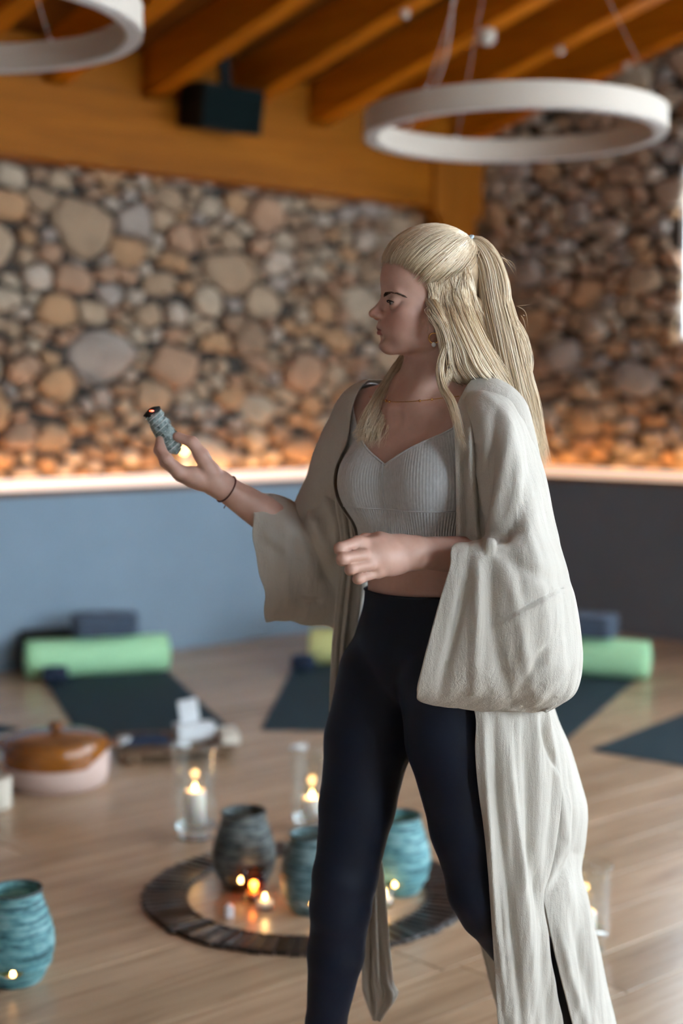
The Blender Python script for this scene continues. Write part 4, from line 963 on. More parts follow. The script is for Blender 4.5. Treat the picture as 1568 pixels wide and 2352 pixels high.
def on_surface(Fd, p, d, iso):                 # slide a point along d until it meets the iso surface of a field
    d = np.array(d) / np.linalg.norm(d); p = np.array(p, float)
    for _ in range(140):
        i = (p - Fd.lo) / Fd.h; j = np.clip(i.astype(int), 0, Fd.n - 2); t = i - j; v = 0.0
        for a in (0, 1):
            for b in (0, 1):
                for c in (0, 1): v += Fd.d[j[0] + a, j[1] + b, j[2] + c] * (t[0] if a else 1 - t[0]) * (t[1] if b else 1 - t[1]) * (t[2] if c else 1 - t[2])
        if v - iso < .0004: return p
        p = p + d * max(.0006, min(.01, (v - iso) * .7))
    return p
# seam lines of the top: centre seam, under-bust band, neckline edge
sm = []
for k in range(15): zz = 1.268 - .078 * k / 14; sm.append(on_surface(FT, T(.2, -.004 + .006 * k / 14, zz), -TF, .0076) - PLOC)
MB().tube(sm, .0012, 6).build('centre_seam', M['knit'], top, True)
sm = []
for k in range(41):
    a_ = math.radians(-100 + 200 * k / 40); dv = TF * math.cos(a_) + TL * math.sin(a_); sm.append(on_surface(FT, T(0, 0, 1.189) + dv * .24, -dv, .0072) - PLOC)
MB().tube(sm, .0012, 6).build('band_seam', M['knit'], top, True)
sm = []
for k in range(41):
    l = -.12 + .24 * k / 40; zz = 1.266 + .58 * abs(l) + 1.3 * max(0, abs(l) - .108); sm.append(on_surface(FT, T(.2, l, zz - .001), -TF, .0062) - PLOC)
MB().tube(sm, .0021, 6).build('neckline_edge', M['knit'], top, True)

x = N('navy_jersey'); x.set(Roughness=0.6); x.b.inputs['Specular IOR Level'].default_value = 0.3; x.b.inputs['Sheen Weight'].default_value = 0.04; x.b.inputs['Sheen Tint'].default_value = (0.3, 0.5, 1, 1)
f = x.noise(x.coords(), 900, 2); x.base(x.ramp(f, [(0.3, (0.0022, 0.005, 0.014, 1)), (0.7, (0.0038, 0.009, 0.024, 1))])); x.bump(f, 0.08, 0.0006); M['navy_jersey'] = x.m
V, F_ = FL.nets(.004); V = smooth_mesh(V, F_, 4); f, l, z = torso_coords(V)
wl_ = 1.040 + .02 * np.maximum(0, -f) - .06 * np.maximum(0, f - .06)
V, F_ = clip(V, F_, np.minimum(wl_ - z, z - .10)); lg = pobj('leggings', V, F_, M['navy_jersey'])
sd = lg.modifiers.new('cloth', 'SOLIDIFY'); sd.thickness = .0018; sd.offset = 1
sm = []
for k in range(61):
    a_ = 2 * PI * k / 60; dv = TF * math.cos(a_) + TL * math.sin(a_); p = on_surface(FL, T(0, 0, 1.038) + dv * .26, -dv, .0058); fz = max(0, (p - TO) @ TF - .06) * -.06; p[2] += fz; sm.append(p - PLOC)
MB().tube(sm, .0016, 6, False).build('waistband_edge', M['navy_jersey'], lg, True)

# ---- the gauze robe: sheets drawn through measured control points
x = N('cotton_gauze'); x.set(Roughness=0.95)
cz_ = x.coords((1, 1, 0.16)); n1 = x.noise(cz_, 85, 4, 0.65, 0.4); n2 = x.noise(x.coords((1, 1, 1)), 600, 2); n3 = x.noise(x.coords((1, 1, .5)), 7, 3)
x.base(x.ramp(n3, [(0.3, (0.60, 0.555, 0.485, 1)), (0.7, (0.68, 0.635, 0.56, 1))])); x.bump(x.mix(n1, n2, 0.25), 0.9, 0.005)
tr_ = x.n('ShaderNodeBsdfTranslucent'); tr_.inputs[0].default_value = (0.55, 0.47, 0.37, 1); mxs = x.n('ShaderNodeMixShader'); mxs.inputs[0].default_value = 0.28
x.l(x.b.outputs[0], mxs.inputs[1]); x.l(tr_.outputs[0], mxs.inputs[2]); x.l(mxs.outputs[0], x.out.inputs[0]); M['gauze'] = x.m
def crom(P, n, closed=False):                  # Catmull-Rom through P (k,...) resampled to n
    P = np.asarray(P, float); k = len(P); t = np.linspace(0, k if closed else k - 1, n, endpoint=not closed); i = np.minimum(t.astype(int), (k - 1 if closed else k - 2)); u = (t - i).reshape((-1,) + (1,) * (P.ndim - 1))
    if closed: g = lambda j: P[j % k]
    else:
        E = np.concatenate([[2 * P[0] - P[1]], P, [2 * P[-1] - P[-2]]]); g = lambda j: E[j + 1]
    a, b, c, d = g(i - 1), g(i), g(i + 1), g(i + 2)
    return .5 * (2 * b + (c - a) * u + (2 * a - 5 * b + 4 * c - d) * u ** 2 + (3 * b - a - 3 * c + d) * u ** 3)
def grid_normals(G, closed):
    du = np.roll(G, -1, 1) - np.roll(G, 1, 1)
    if not closed: du[:, 0] = G[:, 1] - G[:, 0]; du[:, -1] = G[:, -1] - G[:, -2]
    dv = np.gradient(G, axis=0); n = np.cross(du, dv); return n / (np.linalg.norm(n, axis=2, keepdims=True) + 1e-9)
def ridge(G, line, w, amp, Yr=None):           # a soft fold along a picture polyline
    P = [W(a, b, 2.35) for a, b in line]; d = np.full(G.shape[:2], 9.0)
    # distance is taken in the plane facing the viewer, at the robe's own distance
    X, Z = G[..., 0] * 2.35 / G[..., 1], (G[..., 2] - CAM_H) * 2.35 / G[..., 1] + CAM_H
    al_ = np.zeros(G.shape[:2]); ns = len(P) - 1
    for k, (a, b) in enumerate(zip(P, P[1:])):
        ab = np.array([b[0] - a[0], b[2] - a[2]]); t = np.clip(((X - a[0]) * ab[0] + (Z - a[2]) * ab[1]) / (ab @ ab + 1e-12), 0, 1)
        e = np.hypot(X - a[0] - ab[0] * t, Z - a[2] - ab[1] * t); al_ = np.where(e < d, (k + t) / ns, al_); d = np.minimum(d, e)
    m = np.exp(-(d / w) ** 2) * amp * np.clip(np.minimum(al_ / .35 + .12, (1 - al_) / .25 + .25), 0, 1)
    if Yr is not None: m = m * (G[..., 1] < Yr)
    return m
def vnoise(G, sx, sz, seed):
    out = np.zeros(G.shape[:2])
    for i in range(G.shape[0]):
        for j in range(G.shape[1]): p = G[i, j]; out[i, j] = mnoise.noise((p[0] * sx + p[1] * sx * .7, p[2] * sz, seed))
    return out
def cloth(name, net, nr, nc, parent, closed=False, folds=(), wave=(), fine=.0022, seed=1, flip=1.0, post=None, thick=.0014, freq=(38, 5), soft=None, broad=None):
    N0 = np.array([[W(*p) for p in row] for row in net]); A = crom(N0, nr); G = crom(A.swapaxes(0, 1), nc, closed).swapaxes(0, 1)
    if soft:                                   # even out the levels, least along the free edge
        H = G.copy()
        for _ in range(soft): H[1:-1] = (H[:-2] + 2 * H[1:-1] + H[2:]) / 4
        wgt = np.clip((.90 - np.linspace(0, 1, nc)) / .14, 0, 1)[None, :, None]; G = G * (1 - wgt) + H * wgt
    n = grid_normals(G, closed) * flip; dsp = np.zeros(G.shape[:2])
    cc = np.linspace(0, 1, nc)[None, :]; rr = np.linspace(0, 1, nr)[:, None]
    for (fr, amp, ph, drift, r0, r1) in wave:
        env = np.clip((rr - r0) / .12, 0, 1) * np.clip((r1 - rr) / .12, 0, 1); s = np.sin(2 * PI * (fr * cc + ph + drift * rr + .12 * np.sin(5 * rr + ph * 9))); dsp += amp * env * np.sign(s) * np.abs(s) ** .8
    for fo in folds: dsp += ridge(G, *fo)
    dsp += fine * vnoise(G, freq[0], freq[1], seed) + (broad or fine * 1.6) * vnoise(G, 12, 2.6 if broad else 4, seed + 5)
    G = G + n * dsp[..., None]
    if post is not None: G = post(G)
    V = G.reshape(-1, 3); F = []
    for i in range(nr - 1):
        for j in range(nc if closed else nc - 1): j2 = (j + 1) % nc; F.append((i * nc + j, i * nc + j2, (i + 1) * nc + j2, (i + 1) * nc + j))
    o = pobj(name, V, F, M['gauze'], parent); sd = o.modifiers.new('cloth', 'SOLIDIFY'); sd.thickness = thick; sd.offset = 0
    return o
# shoulders and back: an offset of the body itself
V, F_ = FT.nets(.013); V = smooth_mesh(V, F_, 3); f, l, z = torso_coords(V); al = np.abs(l)
q = V - np.array([(HO[0] + TO[0]) / 2, 2.5, 0]); nd = np.hypot((V - T(-.022, 0, 0)) @ TF * 1.0, (V - T(-.022, 0, 0)) @ TL)
g = np.minimum(np.minimum(np.minimum(np.maximum(-.01 - f, np.where(l > 0, np.minimum(al - .118, z - 1.315), al - .118)), z - 1.06), np.maximum(nd - .085, 1.32 - z)), 1.412 - z)
g = np.where(l > 0, np.minimum(g, np.maximum(.150 - l, (z - 1.28) * .6)), g); V, F_ = clip(V, F_, g); n_ = len(V)
robe = pobj('robe', V, F_, M['gauze']); sd = robe.modifiers.new('cloth', 'SOLIDIFY'); sd.thickness = .0014; sd.offset = 1

def hook(y, xlf, xlb, xr, yf, yb, tuck=.008):             # one level of a sleeve bag: from the inner edge round the outside to the outer edge
    w = xr - min(xlf, xlb); ym = (yf + yb) / 2
    return [(xlb, y, yb - .012), (xlb + (xr - xlb) * .45, y, yb), (xr - .16 * w, y, yb - .01), (xr - .02 * w, y, ym + .03), (xr - .02 * w, y, ym - .03), (xr - .2 * w, y, yf + .014), (xlf + (xr - xlf) * .5, y, yf), (xlf + (xr - xlf) * .22, y, yf + .002 + tuck * .25), (xlf, y, yf + tuck)]
rows = [(889, 1084, 1084, 1112, 2.42, 2.50, .05), (900, 1062, 1072, 1150, 2.37, 2.52, .08), (930, 1056, 1062, 1186, 2.325, 2.54, .08), (1000, 1072, 1055, 1223, 2.29, 2.55, .07), (1090, 1092, 1050, 1252, 2.27, 2.54, .06), (1180, 1104, 1045, 1270, 2.255, 2.54, .05), (1232, 1106, 1042, 1282, 2.240, 2.53, .03),
        (1250, 1041, 1038, 1286, 2.226, 2.50), (1300, 1033, 1022, 1302, 2.210, 2.48), (1370, 1012, 1000, 1320, 2.204, 2.46), (1450, 990, 980, 1331, 2.208, 2.45), (1530, 969, 966, 1337, 2.22, 2.44), (1588, 957, 958, 1326, 2.245, 2.42), (1612, 975, 978, 1300, 2.275, 2.40), (1634, 1105, 1105, 1258, 2.315, 2.36)]
fo = [([(1108, 1246), (1150, 1268), (1200, 1304), (1255, 1330), (1302, 1338)], .014, .008, 2.40), ([(1110, 1236), (1140, 1226), (1175, 1224)], .012, .009, 2.40), ([(1110, 1250), (1140, 1252)], .012, -.016, 2.40),
      ([(1128, 1432), (1165, 1415), (1225, 1385), (1298, 1345)], .0045, .005, 2.40), ([(1128, 1437), (1165, 1421), (1225, 1392), (1298, 1352)], .004, -.005, 2.40),
      ([(1075, 1252), (1072, 1330), (1052, 1420), (1028, 1520), (1010, 1590)], .009, .010, 2.40), ([(1128, 1262), (1130, 1400), (1140, 1500), (1170, 1610)], .012, .009, 2.40), ([(1100, 1262), (1098, 1400), (1090, 1590)], .010, -.009, 2.40),
      ([(1150, 1275), (1185, 1380), (1200, 1480), (1225, 1600)], .012, -.007, 2.40), ([(1310, 1430), (1240, 1510), (1190, 1590)], .008, .006, 2.40), ([(1325, 1500), (1270, 1560), (1220, 1620)], .010, -.006, 2.40),
      ([(1135, 940), (1128, 1040), (1115, 1150), (1110, 1230)], .008, .010, 2.45), ([(1165, 930), (1165, 1020), (1150, 1120), (1122, 1225)], .010, -.007, 2.45), ([(1200, 1000), (1215, 1080), (1200, 1180), (1150, 1240)], .014, .008, 2.45)]
cloth('sleeve', [hook(*r) for r in rows], 190, 150, robe, folds=fo, fine=.0026, seed=3, flip=-1.0, freq=(46, 6), soft=60)

# front panel on her left, from the shoulder to the hem
def prow(y, xl, xr, Y, curve=.02, n=7, tw=0.0):
    return [(xl + (xr - xl) * k / (n - 1), y, Y - curve * math.sin(PI * k / (n - 1)) + tw * k / (n - 1)) for k in range(n)]
pr_ = [(893, 1068, 1120, 2.42, 0, .05), (930, 1050, 1128, 2.372, .012, .02), (1000, 1044, 1125, 2.345, .012, 0), (1090, 1045, 1128, 2.338, .01, 0), (1180, 1046, 1132, 2.335, .01, 0), (1250, 1044, 1140, 2.335, .01, 0), (1400, 1030, 1190, 2.33, .01, .03), (1560, 1062, 1240, 2.33, .012, .04), (1640, 1090, 1262, 2.335, .014, .05), (1720, 1090, 1278, 2.335, .018, .06),
       (1800, 1096, 1292, 2.335, .02, .07), (1900, 1110, 1285, 2.34, .02, .07), (2000, 1120, 1266, 2.345, .02, .06), (2060, 1125, 1252, 2.35, .02, .05), (2150, 1131, 1262, 2.36, .02, .05), (2250, 1137, 1276, 2.375, .02, .05), (2352, 1143, 1290, 2.39, .02, .06), (2500, 1152, 1315, 2.41, .02, .06)]
fo = [([(1062, 960), (1060, 1100), (1072, 1250)], .006, .009, None), ([(1080, 930), (1080, 1060), (1092, 1240)], .005, -.008, None), ([(1098, 940), (1098, 1090), (1106, 1240)], .006, .010, None),
      ([(1236, 1640), (1262, 1720), (1296, 1782)], .006, .009, None), ([(1130, 1640), (1140, 1800), (1160, 2000), (1200, 2352)], .008, .010, None), ([(1160, 1640), (1178, 1820), (1200, 2050), (1232, 2352)], .008, -.010, None), ([(1195, 1640), (1212, 1800), (1218, 1950), (1245, 2120)], .009, .010, None), ([(1108, 1650), (1118, 1850), (1140, 2100), (1165, 2352)], .006, -.008, None)]
cloth('front_panel', [prow(a, b, c, d, e, 7, t) for a, b, c, d, e, t in pr_], 230, 80, robe, folds=fo, fine=.0034, seed=8, flip=1.0, freq=(56, 2.6), broad=.010, wave=((4.3, .0016, .3, .35, .1, 1.1),))
# side and back panel trailing behind her
def brow_(y, xs, xr, ys, xb, yb):
    return [(xs, y, ys), ((xs + xr) / 2, y, ys + .02), (xr - 6, y, ys + .07), (xr, y, ys + .13), (xr - 14, y, (ys + .16 + yb) / 2), ((xr + xb) / 2, y, yb), (xb, y, yb + .01)]
br = [(1180, 1110, 1190, 2.43, 1030, 2.60), (1300, 1115, 1205, 2.43, 1020, 2.63), (1500, 1180, 1240, 2.41, 1030, 2.68), (1630, 1228, 1268, 2.400, 1050, 2.68), (1720, 1236, 1302, 2.395, 1055, 2.68), (1800, 1240, 1326, 2.40, 1058, 2.68), (1860, 1243, 1341, 2.40, 1062, 2.68), (1930, 1240, 1337, 2.405, 1066, 2.68), (2000, 1236, 1329, 2.41, 1072, 2.68), (2060, 1248, 1343, 2.41, 1078, 2.68), (2150, 1266, 1364, 2.42, 1098, 2.69), (2250, 1288, 1384, 2.43, 1122, 2.70), (2352, 1314, 1408, 2.445, 1150, 2.71), (2500, 1345, 1436, 2.46, 1180, 2.73)]
fo = [([(1290, 1700), (1325, 1850), (1318, 1960), (1262, 2060)], .009, .010, 2.55), ([(1290, 1800), (1296, 1930), (1250, 2040)], .007, -.007, 2.55), ([(1300, 2060), (1335, 2200), (1372, 2352)], .009, .008, 2.55), ([(1275, 2100), (1305, 2230), (1345, 2352)], .007, -.006, 2.55)]
cloth('side_panel', [brow_(*r) for r in br], 200, 110, robe, folds=fo, fine=.0034, seed=12, flip=1.0, freq=(52, 2.8), broad=.010)
# front panel on her right, blown back between the legs
rr_ = [(893, 832, 872, 2.62), (950, 803, 856, 2.585), (1050, 772, 830, 2.565), (1150, 768, 832, 2.565), (1250, 780, 836, 2.575), (1400, 768, 822, 2.60), (1500, 763, 806, 2.625), (1600, 758, 806, 2.645), (1680, 762, 812, 2.66), (1800, 790, 840, 2.67), (1950, 838, 866, 2.67), (2050, 838, 880, 2.675), (2150, 836, 893, 2.68), (2250, 833, 908, 2.685), (2290, 838, 919, 2.69), (2344, 856, 874, 2.695)]
cloth('front_panel', [prow(a, b, c, d, .012, 6, .01) for a, b, c, d in rr_], 180, 44, robe, wave=((2.6, .007, .2, .6, .02, 1.05), (5.0, .003, .5, -.3, 0, 1.05)), fine=.002, seed=21, freq=(60, 4))
# her right sleeve: a wide tube round the raised arm
def ring(tp, md, bt, yc, hd, hdb):
    (tx, ty), (mx, my), (bx, by) = tp, md, bt; t2 = ((tx + mx) / 2, (ty + my) / 2); b2 = ((bx + mx) / 2, (by + my) / 2)
    return [(tx, ty, yc), (t2[0], t2[1] - 10, yc - hd), (mx, my, yc - hd), (b2[0], b2[1], yc - hdb), (bx, by, yc - .004), (b2[0] + 3, b2[1], yc + hdb), (mx + 3, my, yc + hd), (t2[0] + 3, t2[1] - 10, yc + hd)]
st_ = [((577, 1127), (588, 1265), (610, 1428), 2.615, .046, .040), ((608, 1138), (618, 1275), (648, 1430), 2.62, .046, .04), ((650, 1152), (660, 1285), (690, 1432), 2.63, .048, .04), ((690, 1164), (705, 1295), (726, 1438), 2.64, .05, .04), ((722, 1122), (735, 1280), (755, 1444), 2.645, .055, .04), ((754, 1058), (762, 1250), (785, 1448), 2.65, .06, .04), ((784, 985), (792, 1200), (806, 1440), 2.65, .066, .042), ((812, 918), (818, 1150), (828, 1400), 2.65, .07, .045), ((842, 893), (845, 1080), (850, 1300), 2.65, .065, .045)]
fo = [([(690, 1160), (700, 1210), (735, 1290), (772, 1370)], .010, -.014, 2.63), ([(700, 1155), (735, 1230), (770, 1300)], .012, .012, 2.63), ([(600, 1215), (640, 1250), (665, 1262)], .010, .010, 2.63), ([(655, 1200), (655, 1300), (660, 1400)], .010, .008, 2.63), ([(740, 1100), (770, 1200), (790, 1320)], .010, .010, 2.63), ([(672, 1372), (742, 1382)], .005, -.006, 2.63), ([(780, 980), (770, 1080), (775, 1180)], .010, -.008, 2.63)]
def ragged(G):
    for i in range(G.shape[0]):
        e = max(0.0, 1 - i / 26)
        for j in range(G.shape[1]):
            p = G[i, j].copy(); G[i, j, 0] += e * .011 * mnoise.noise((3.3, p[2] * 17, 1.0)); lowf = min(1.0, max(0.0, (1.04 - p[2]) / .06)); G[i, j, 2] += lowf * .008 * mnoise.noise((p[0] * 22, 4.0, 2.0))
    return G
cloth('sleeve', [ring(*s) for s in st_], 120, 150, robe, closed=True, folds=fo, wave=((7, .003, .3, .5, 0, 1.05),), fine=.0045, seed=30, flip=1.0, freq=(34, 9), post=ragged)

# ---- things she wears
M['gold'] = plain('gold', (0.75, 0.45, 0.16, 1), 0.25, 1.0)
M['pearl'] = plain('pearl', (0.80, 0.80, 0.80, 1), 0.2, var=0.03)
M['cord'] = plain('cord', (0.10, 0.03, 0.025, 1), 0.8)
def torus(c, ax, R, r, name, mat, parent, n=28):
    ax = Vector(ax).normalized(); a = ax.orthogonal().normalized(); b = ax.cross(a); c = Vector(c) - Vector(PLOC)
    return MB().tube([c + (a * math.cos(2 * PI * k / n) + b * math.sin(2 * PI * k / n)) * R for k in range(n + 1)], r, 7, False).build(name, mat, parent, True)
def bead(c, r, name, mat, parent):
    return MB().lathe([(0, -r), (r * .7, -r * .7), (r, 0), (r * .7, r * .7), (0, r)], 14, c=tuple(np.array(c) - PLOC)).build(name, mat, parent, True)
er = torus(Hd(25, 70, -27), HF * .25 + HL, .0085, .0012, 'earring', M['gold'], person); bead(Hd(25.5, 71, -38), .0042, 'pearl', M['pearl'], er)
er = torus(Hd(17, 71, -15), HF, .0060, .0013, 'earring', M['gold'], person); torus(Hd(14, 71, -11), HF, .0055, .0011, 'earring', M['gold'], person)
nk = []
for k in range(49):
    a_ = 2 * PI * k / 48; dv = TF * math.cos(a_) + TL * math.sin(a_); nk.append(on_surface(FT, T(-.012, 0, 1.402 - .030 * (0.5 + 0.5 * math.cos(a_))) + dv * .11, -dv, .0008) - PLOC)
nc_ = MB().tube(nk, .0007, 6, False).build('necklace', M['gold'], person, True)
for k in (4, 6, 8, 44, 46): bead(nk[k] + PLOC, .0024, 'bead', M['gold'], nc_)
ax_ = (EL_R - WR_R) / np.linalg.norm(EL_R - WR_R)
br_ = torus(WR_R + ax_ * .018, ax_, .0262, .0014, 'bracelet', M['cord'], person); MB().tube([Vector(WR_R + ax_ * .018 - PLOC) - UP * .026, Vector(WR_R + ax_ * .02 - PLOC) + Vector((-.006, 0, -.034))], .001, 5).build('cord_end', M['cord'], br_)
# ---- eyes, brows, lips
g = N('eye'); tcx = g.n('ShaderNodeTexCoord'); ln = g.n('ShaderNodeVectorMath', operation='DISTANCE'); g.l(tcx.outputs['Object'], ln.inputs[0]); ln.inputs[1].default_value = (0, 0, 0.0128)
g.base(g.ramp(ln.outputs['Value'], [(0.0, (0.005, 0.005, 0.006, 1)), (0.0024, (0.005, 0.005, 0.006, 1)), (0.0026, (0.03, 0.035, 0.035, 1)), (0.0056, (0.015, 0.02, 0.02, 1)), (0.0061, (0.36, 0.33, 0.32, 1))])); g.set(Roughness=0.12); M['eye'] = g.m
M['brow'] = plain('brow_hair', (0.085, 0.05, 0.03, 1), 0.8); M['lash'] = plain('lash', (0.012, 0.008, 0.006, 1), 0.8)
for s in (-1, 1):
    o = MB().lathe([(0, -.0128)] + [(.0128 * math.sin(PI * k / 16), -.0128 * math.cos(PI * k / 16)) for k in range(1, 16)] + [(0, .0128)], 28).build('eye', M['eye'], person, True)
    c = Hd(80.6, s * 31, 35.2) - PLOC; gz = Vector(HF * .97 + HL * (.0 if s > 0 else .0) - HU * .20).normalized(); o.location = c; o.rotation_euler = Vector((0, 0, 1)).rotation_difference(gz).to_euler()
    pts = [Hd(90.5, s * 20.5, 34.5), Hd(96.2, s * 26, 37.6), Hd(96.0, s * 32, 38.6), Hd(92.6, s * 39, 37.4), Hd(88.0, s * 44, 35.2)]
    MB().tube([p - PLOC for p in crom(pts, 14)], [.0005 + .0008 * math.sin(PI * k / 13) for k in range(14)], 6).build('lashes', M['lash'], o if False else person, True)
    m = MB()
    for k in range(95):
        t = rnd.random(); b = crom([Hd(99.5, s * 13, 51), Hd(97.5, s * 24, 53.5), Hd(90, s * 36, 54.5), Hd(79, s * 47, 51), Hd(70, s * 52, 47)], 100)[int(t * 98)]
        dr = HL * s * .6 - HF * .5 + HU * (.6 - .9 * t); ow = HF * (.95 - .6 * t) + HL * s * (.3 + .6 * t); b = b + HU * (rnd.uniform(-.0026, .0020) * (1 - .6 * t) - .003); p0 = on_surface(FH, b + ow * .02, -ow, .0006); dr = dr - ow * (dr @ ow) / (ow @ ow) * .9; m.tube([p0 - PLOC, p0 + dr * .004 - PLOC, p0 + dr * .0075 - PLOC], [.0004, .00045, .0001], 4)
    m.build('eyebrow', M['brow'], person, True)
# ---- smudge stick in the raised hand
s0, s1 = W(345, 940, 2.545), W(409, 1042, 2.553); ax = (s1 - s0); Ls = np.linalg.norm(ax); ax /= Ls
sg = empty('smudge_stick', Vector(s0)); tag(sg, 'smouldering grey green sage smudge stick held in the raised hand', 'smudge stick')
A1 = np.cross(ax, [0, 1, 0]); A1 /= np.linalg.norm(A1); A2 = np.cross(ax, A1)
x = N('dried_sage'); x.set(Roughness=0.95); f = x.noise(x.coords((1, 1, 1)), 120, 5, .7); x.base(x.ramp(f, [(0.3, (0.10, 0.14, 0.13, 1)), (0.5, (0.26, 0.32, 0.31, 1)), (0.72, (0.46, 0.52, 0.50, 1))])); x.bump(f, 0.8, 0.004); M['sage'] = x.m
M['char'] = plain('charred_leaf', (0.012, 0.011, 0.011, 1), 0.95, nscale=150, nstr=0.8, var=0.6); M['ember'] = emit('ember', (1.0, 0.09, 0.015, 1), 3.2); M['thread'] = plain('pale_thread', (0.6, 0.62, 0.62, 1), 0.8)
def stick_piece(t0, t1, n, R, name, mat, cap0, cap1, amp=.0022, sd=0):
    v = []; f = []; k_ = 28
    for i in range(n + 1):
        t = t0 + (t1 - t0) * i / n; e = 1.0
        if cap0: e = min(1, math.sqrt(max(0.02, i / n * 2.5)))
        if cap1: e = min(1, math.sqrt(max(0.02, (1 - i / n) * 5)))
        for k in range(k_):
            a = 2 * PI * k / k_; r = R * e * (1 + .10 * math.sin(3 * a + t * 9)) + amp * mnoise.noise((math.cos(a) * 3, math.sin(a) * 3, t * 14 + sd)); v.append(ax * Ls * t + (A1 * math.cos(a) + A2 * math.sin(a)) * r)
    for i in range(n):
        for k in range(k_): f.append((i * k_ + k, i * k_ + (k + 1) % k_, (i + 1) * k_ + (k + 1) % k_, (i + 1) * k_ + k))
    f += [tuple(range(k_ - 1, -1, -1)), tuple(n * k_ + k for k in range(k_))]
    return obj(name, v, f, mat, sg, True)
stick_piece(0.10, 1.0, 40, .0150, 'leaf_bundle', M['sage'], False, True, .004); stick_piece(-.02, .12, 10, .0150, 'charred_tip', M['char'], True, False, .005, 7)
for k in range(46):                            # loose leaf blades on the bundle
    t = rnd.uniform(.42, .97); a = rnd.uniform(0, 2 * PI); rd = A1 * math.cos(a) + A2 * math.sin(a); tg = np.cross(ax, rd); p = ax * Ls * t + rd * .0155; L_ = rnd.uniform(.016, .028); wd = rnd.uniform(.003, .005); dr = -ax * .9 + tg * rnd.uniform(-.4, .4) + rd * rnd.uniform(.0, .16)
    v = [p, p + dr * L_ * .4 + tg * wd + rd * .001, p + dr * L_ * .45 + rd * .0026, p + dr * L_ * .4 - tg * wd + rd * .001, p + dr * L_]
    obj('leaf', v, [(0, 1, 2), (0, 2, 3), (1, 4, 2), (2, 4, 3)], M['sage'], sg, True)
for ph in (0, PI): MB().tube([Vector(ax * Ls * (.12 + .80 * k / 70) + (A1 * math.cos(ph + k * .42) + A2 * math.sin(ph + k * .42)) * .0166) for k in range(71)], .0006, 5).build('thread', M['thread'], sg, True)
ep = -A2 if (A2[1] > 0) else A2
MB().lathe([(0, -.0020), (.0038, -.0011), (.0044, 0), (.0036, .0010), (0, .0018)], 14, c=tuple(ax * Ls * .035 + ep * .0132 + A1 * .002)).build('ember', M['ember'], sg, True)
# ---- hair: a combed cap, then locks of many strands along measured guides
x = N('blonde_hair'); x.set(Roughness=0.32); x.b.inputs['Specular IOR Level'].default_value = 0.6
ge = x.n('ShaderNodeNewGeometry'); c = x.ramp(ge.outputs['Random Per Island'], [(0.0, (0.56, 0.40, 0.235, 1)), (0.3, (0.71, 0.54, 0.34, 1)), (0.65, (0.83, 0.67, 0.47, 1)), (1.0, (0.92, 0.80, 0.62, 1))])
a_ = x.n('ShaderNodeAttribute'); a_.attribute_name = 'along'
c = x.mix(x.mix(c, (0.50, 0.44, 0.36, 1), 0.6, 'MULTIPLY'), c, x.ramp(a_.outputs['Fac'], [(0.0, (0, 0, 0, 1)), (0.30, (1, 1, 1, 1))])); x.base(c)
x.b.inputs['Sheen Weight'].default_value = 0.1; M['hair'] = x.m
M['under'] = plain('shaded_hair_underlayer', (0.40, 0.28, 0.165, 1), 0.6, nscale=60, var=0.3)  # cap and undercoat darker than the strands: shade between locks put into the colour
hr = random.Random(5)
class Strands:
    def __init__(s): s.v = []; s.f = []; s.a = []; s.n = 0
    def add(s, P, r, taper=.35, sides=3, a0=0.0, a1=1.0):
        P = np.asarray(P, float); m = len(P); t = np.gradient(P, axis=0); t /= np.linalg.norm(t, axis=1, keepdims=True) + 1e-9
        u = np.cross(t, [.31, .83, .46]); u /= np.linalg.norm(u, axis=1, keepdims=True) + 1e-9; w = np.cross(t, u)
        k = np.linspace(0, 1, m); R = r * np.clip((1 - k) / taper, 0.06, 1) ** .8 * np.clip(k / .04 + .4, 0, 1)
        for q in range(sides):
            g = 2 * PI * q / sides; s.v.append(P + (u * math.cos(g) + w * math.sin(g)) * R[:, None])
        b = s.n; i = np.arange(m - 1)
        for q in range(sides):
            q2 = (q + 1) % sides; s.f.append(np.stack([b + q * m + i, b + q2 * m + i, b + q2 * m + i + 1, b + q * m + i + 1], 1))
        s.a.append(np.tile(a0 + (a1 - a0) * k, sides)); s.n += m * sides
    def build(s, name, parent=None, mat='hair'):
        o = pobj(name, np.concatenate(s.v), np.concatenate(s.f), M[mat], parent); fl_attr(o, 'along', np.concatenate(s.a)); return o
def lock(S, guide, n, r=(.0004, .0008), m=22, wob=.006, core=10, spread=1.0, taper=.35, a0=0.15, a1=1.0, short=.25, flat=1.0):
    """guide: (px, py, Y, half width in metres) from root to tip"""
    C = crom([list(W(a, b, y)) + [w] for a, b, y, w in guide], m); P0, Wd = C[:, :3], C[:, 3]
    t = np.gradient(P0, axis=0); t /= np.linalg.norm(t, axis=1, keepdims=True); side = np.cross(t, [0, 1.0, 0]); side /= np.linalg.norm(side, axis=1, keepdims=True) + 1e-9; dep = np.cross(t, side)
    for i in range(n + core):
        q = math.sqrt(hr.random()); a = hr.uniform(0, 2 * PI); fat = i >= n
        if fat: q *= .62
        ox, oy = q * math.cos(a) * spread, q * math.sin(a) * spread * flat; p1, p2 = hr.uniform(0, 9), hr.uniform(0, 9); k = np.linspace(0, 1, m)
        wv = wob * (k ** 1.2) * (0 if fat else 1)
        P = P0 + side * (ox * Wd + wv * np.sin(k * hr.uniform(4, 8) + p1))[:, None] + dep * (oy * Wd + wv * np.sin(k * hr.uniform(4, 8) + p2))[:, None]
        e = m - int(m * short * hr.random() ** 1.6) if not fat else m - 2
        (U if fat else S).add(P[:max(6, e)], (max(.003, float(Wd.mean()) * .30) if fat else hr.uniform(*r)), taper, 6 if fat else 3, a0, a1)
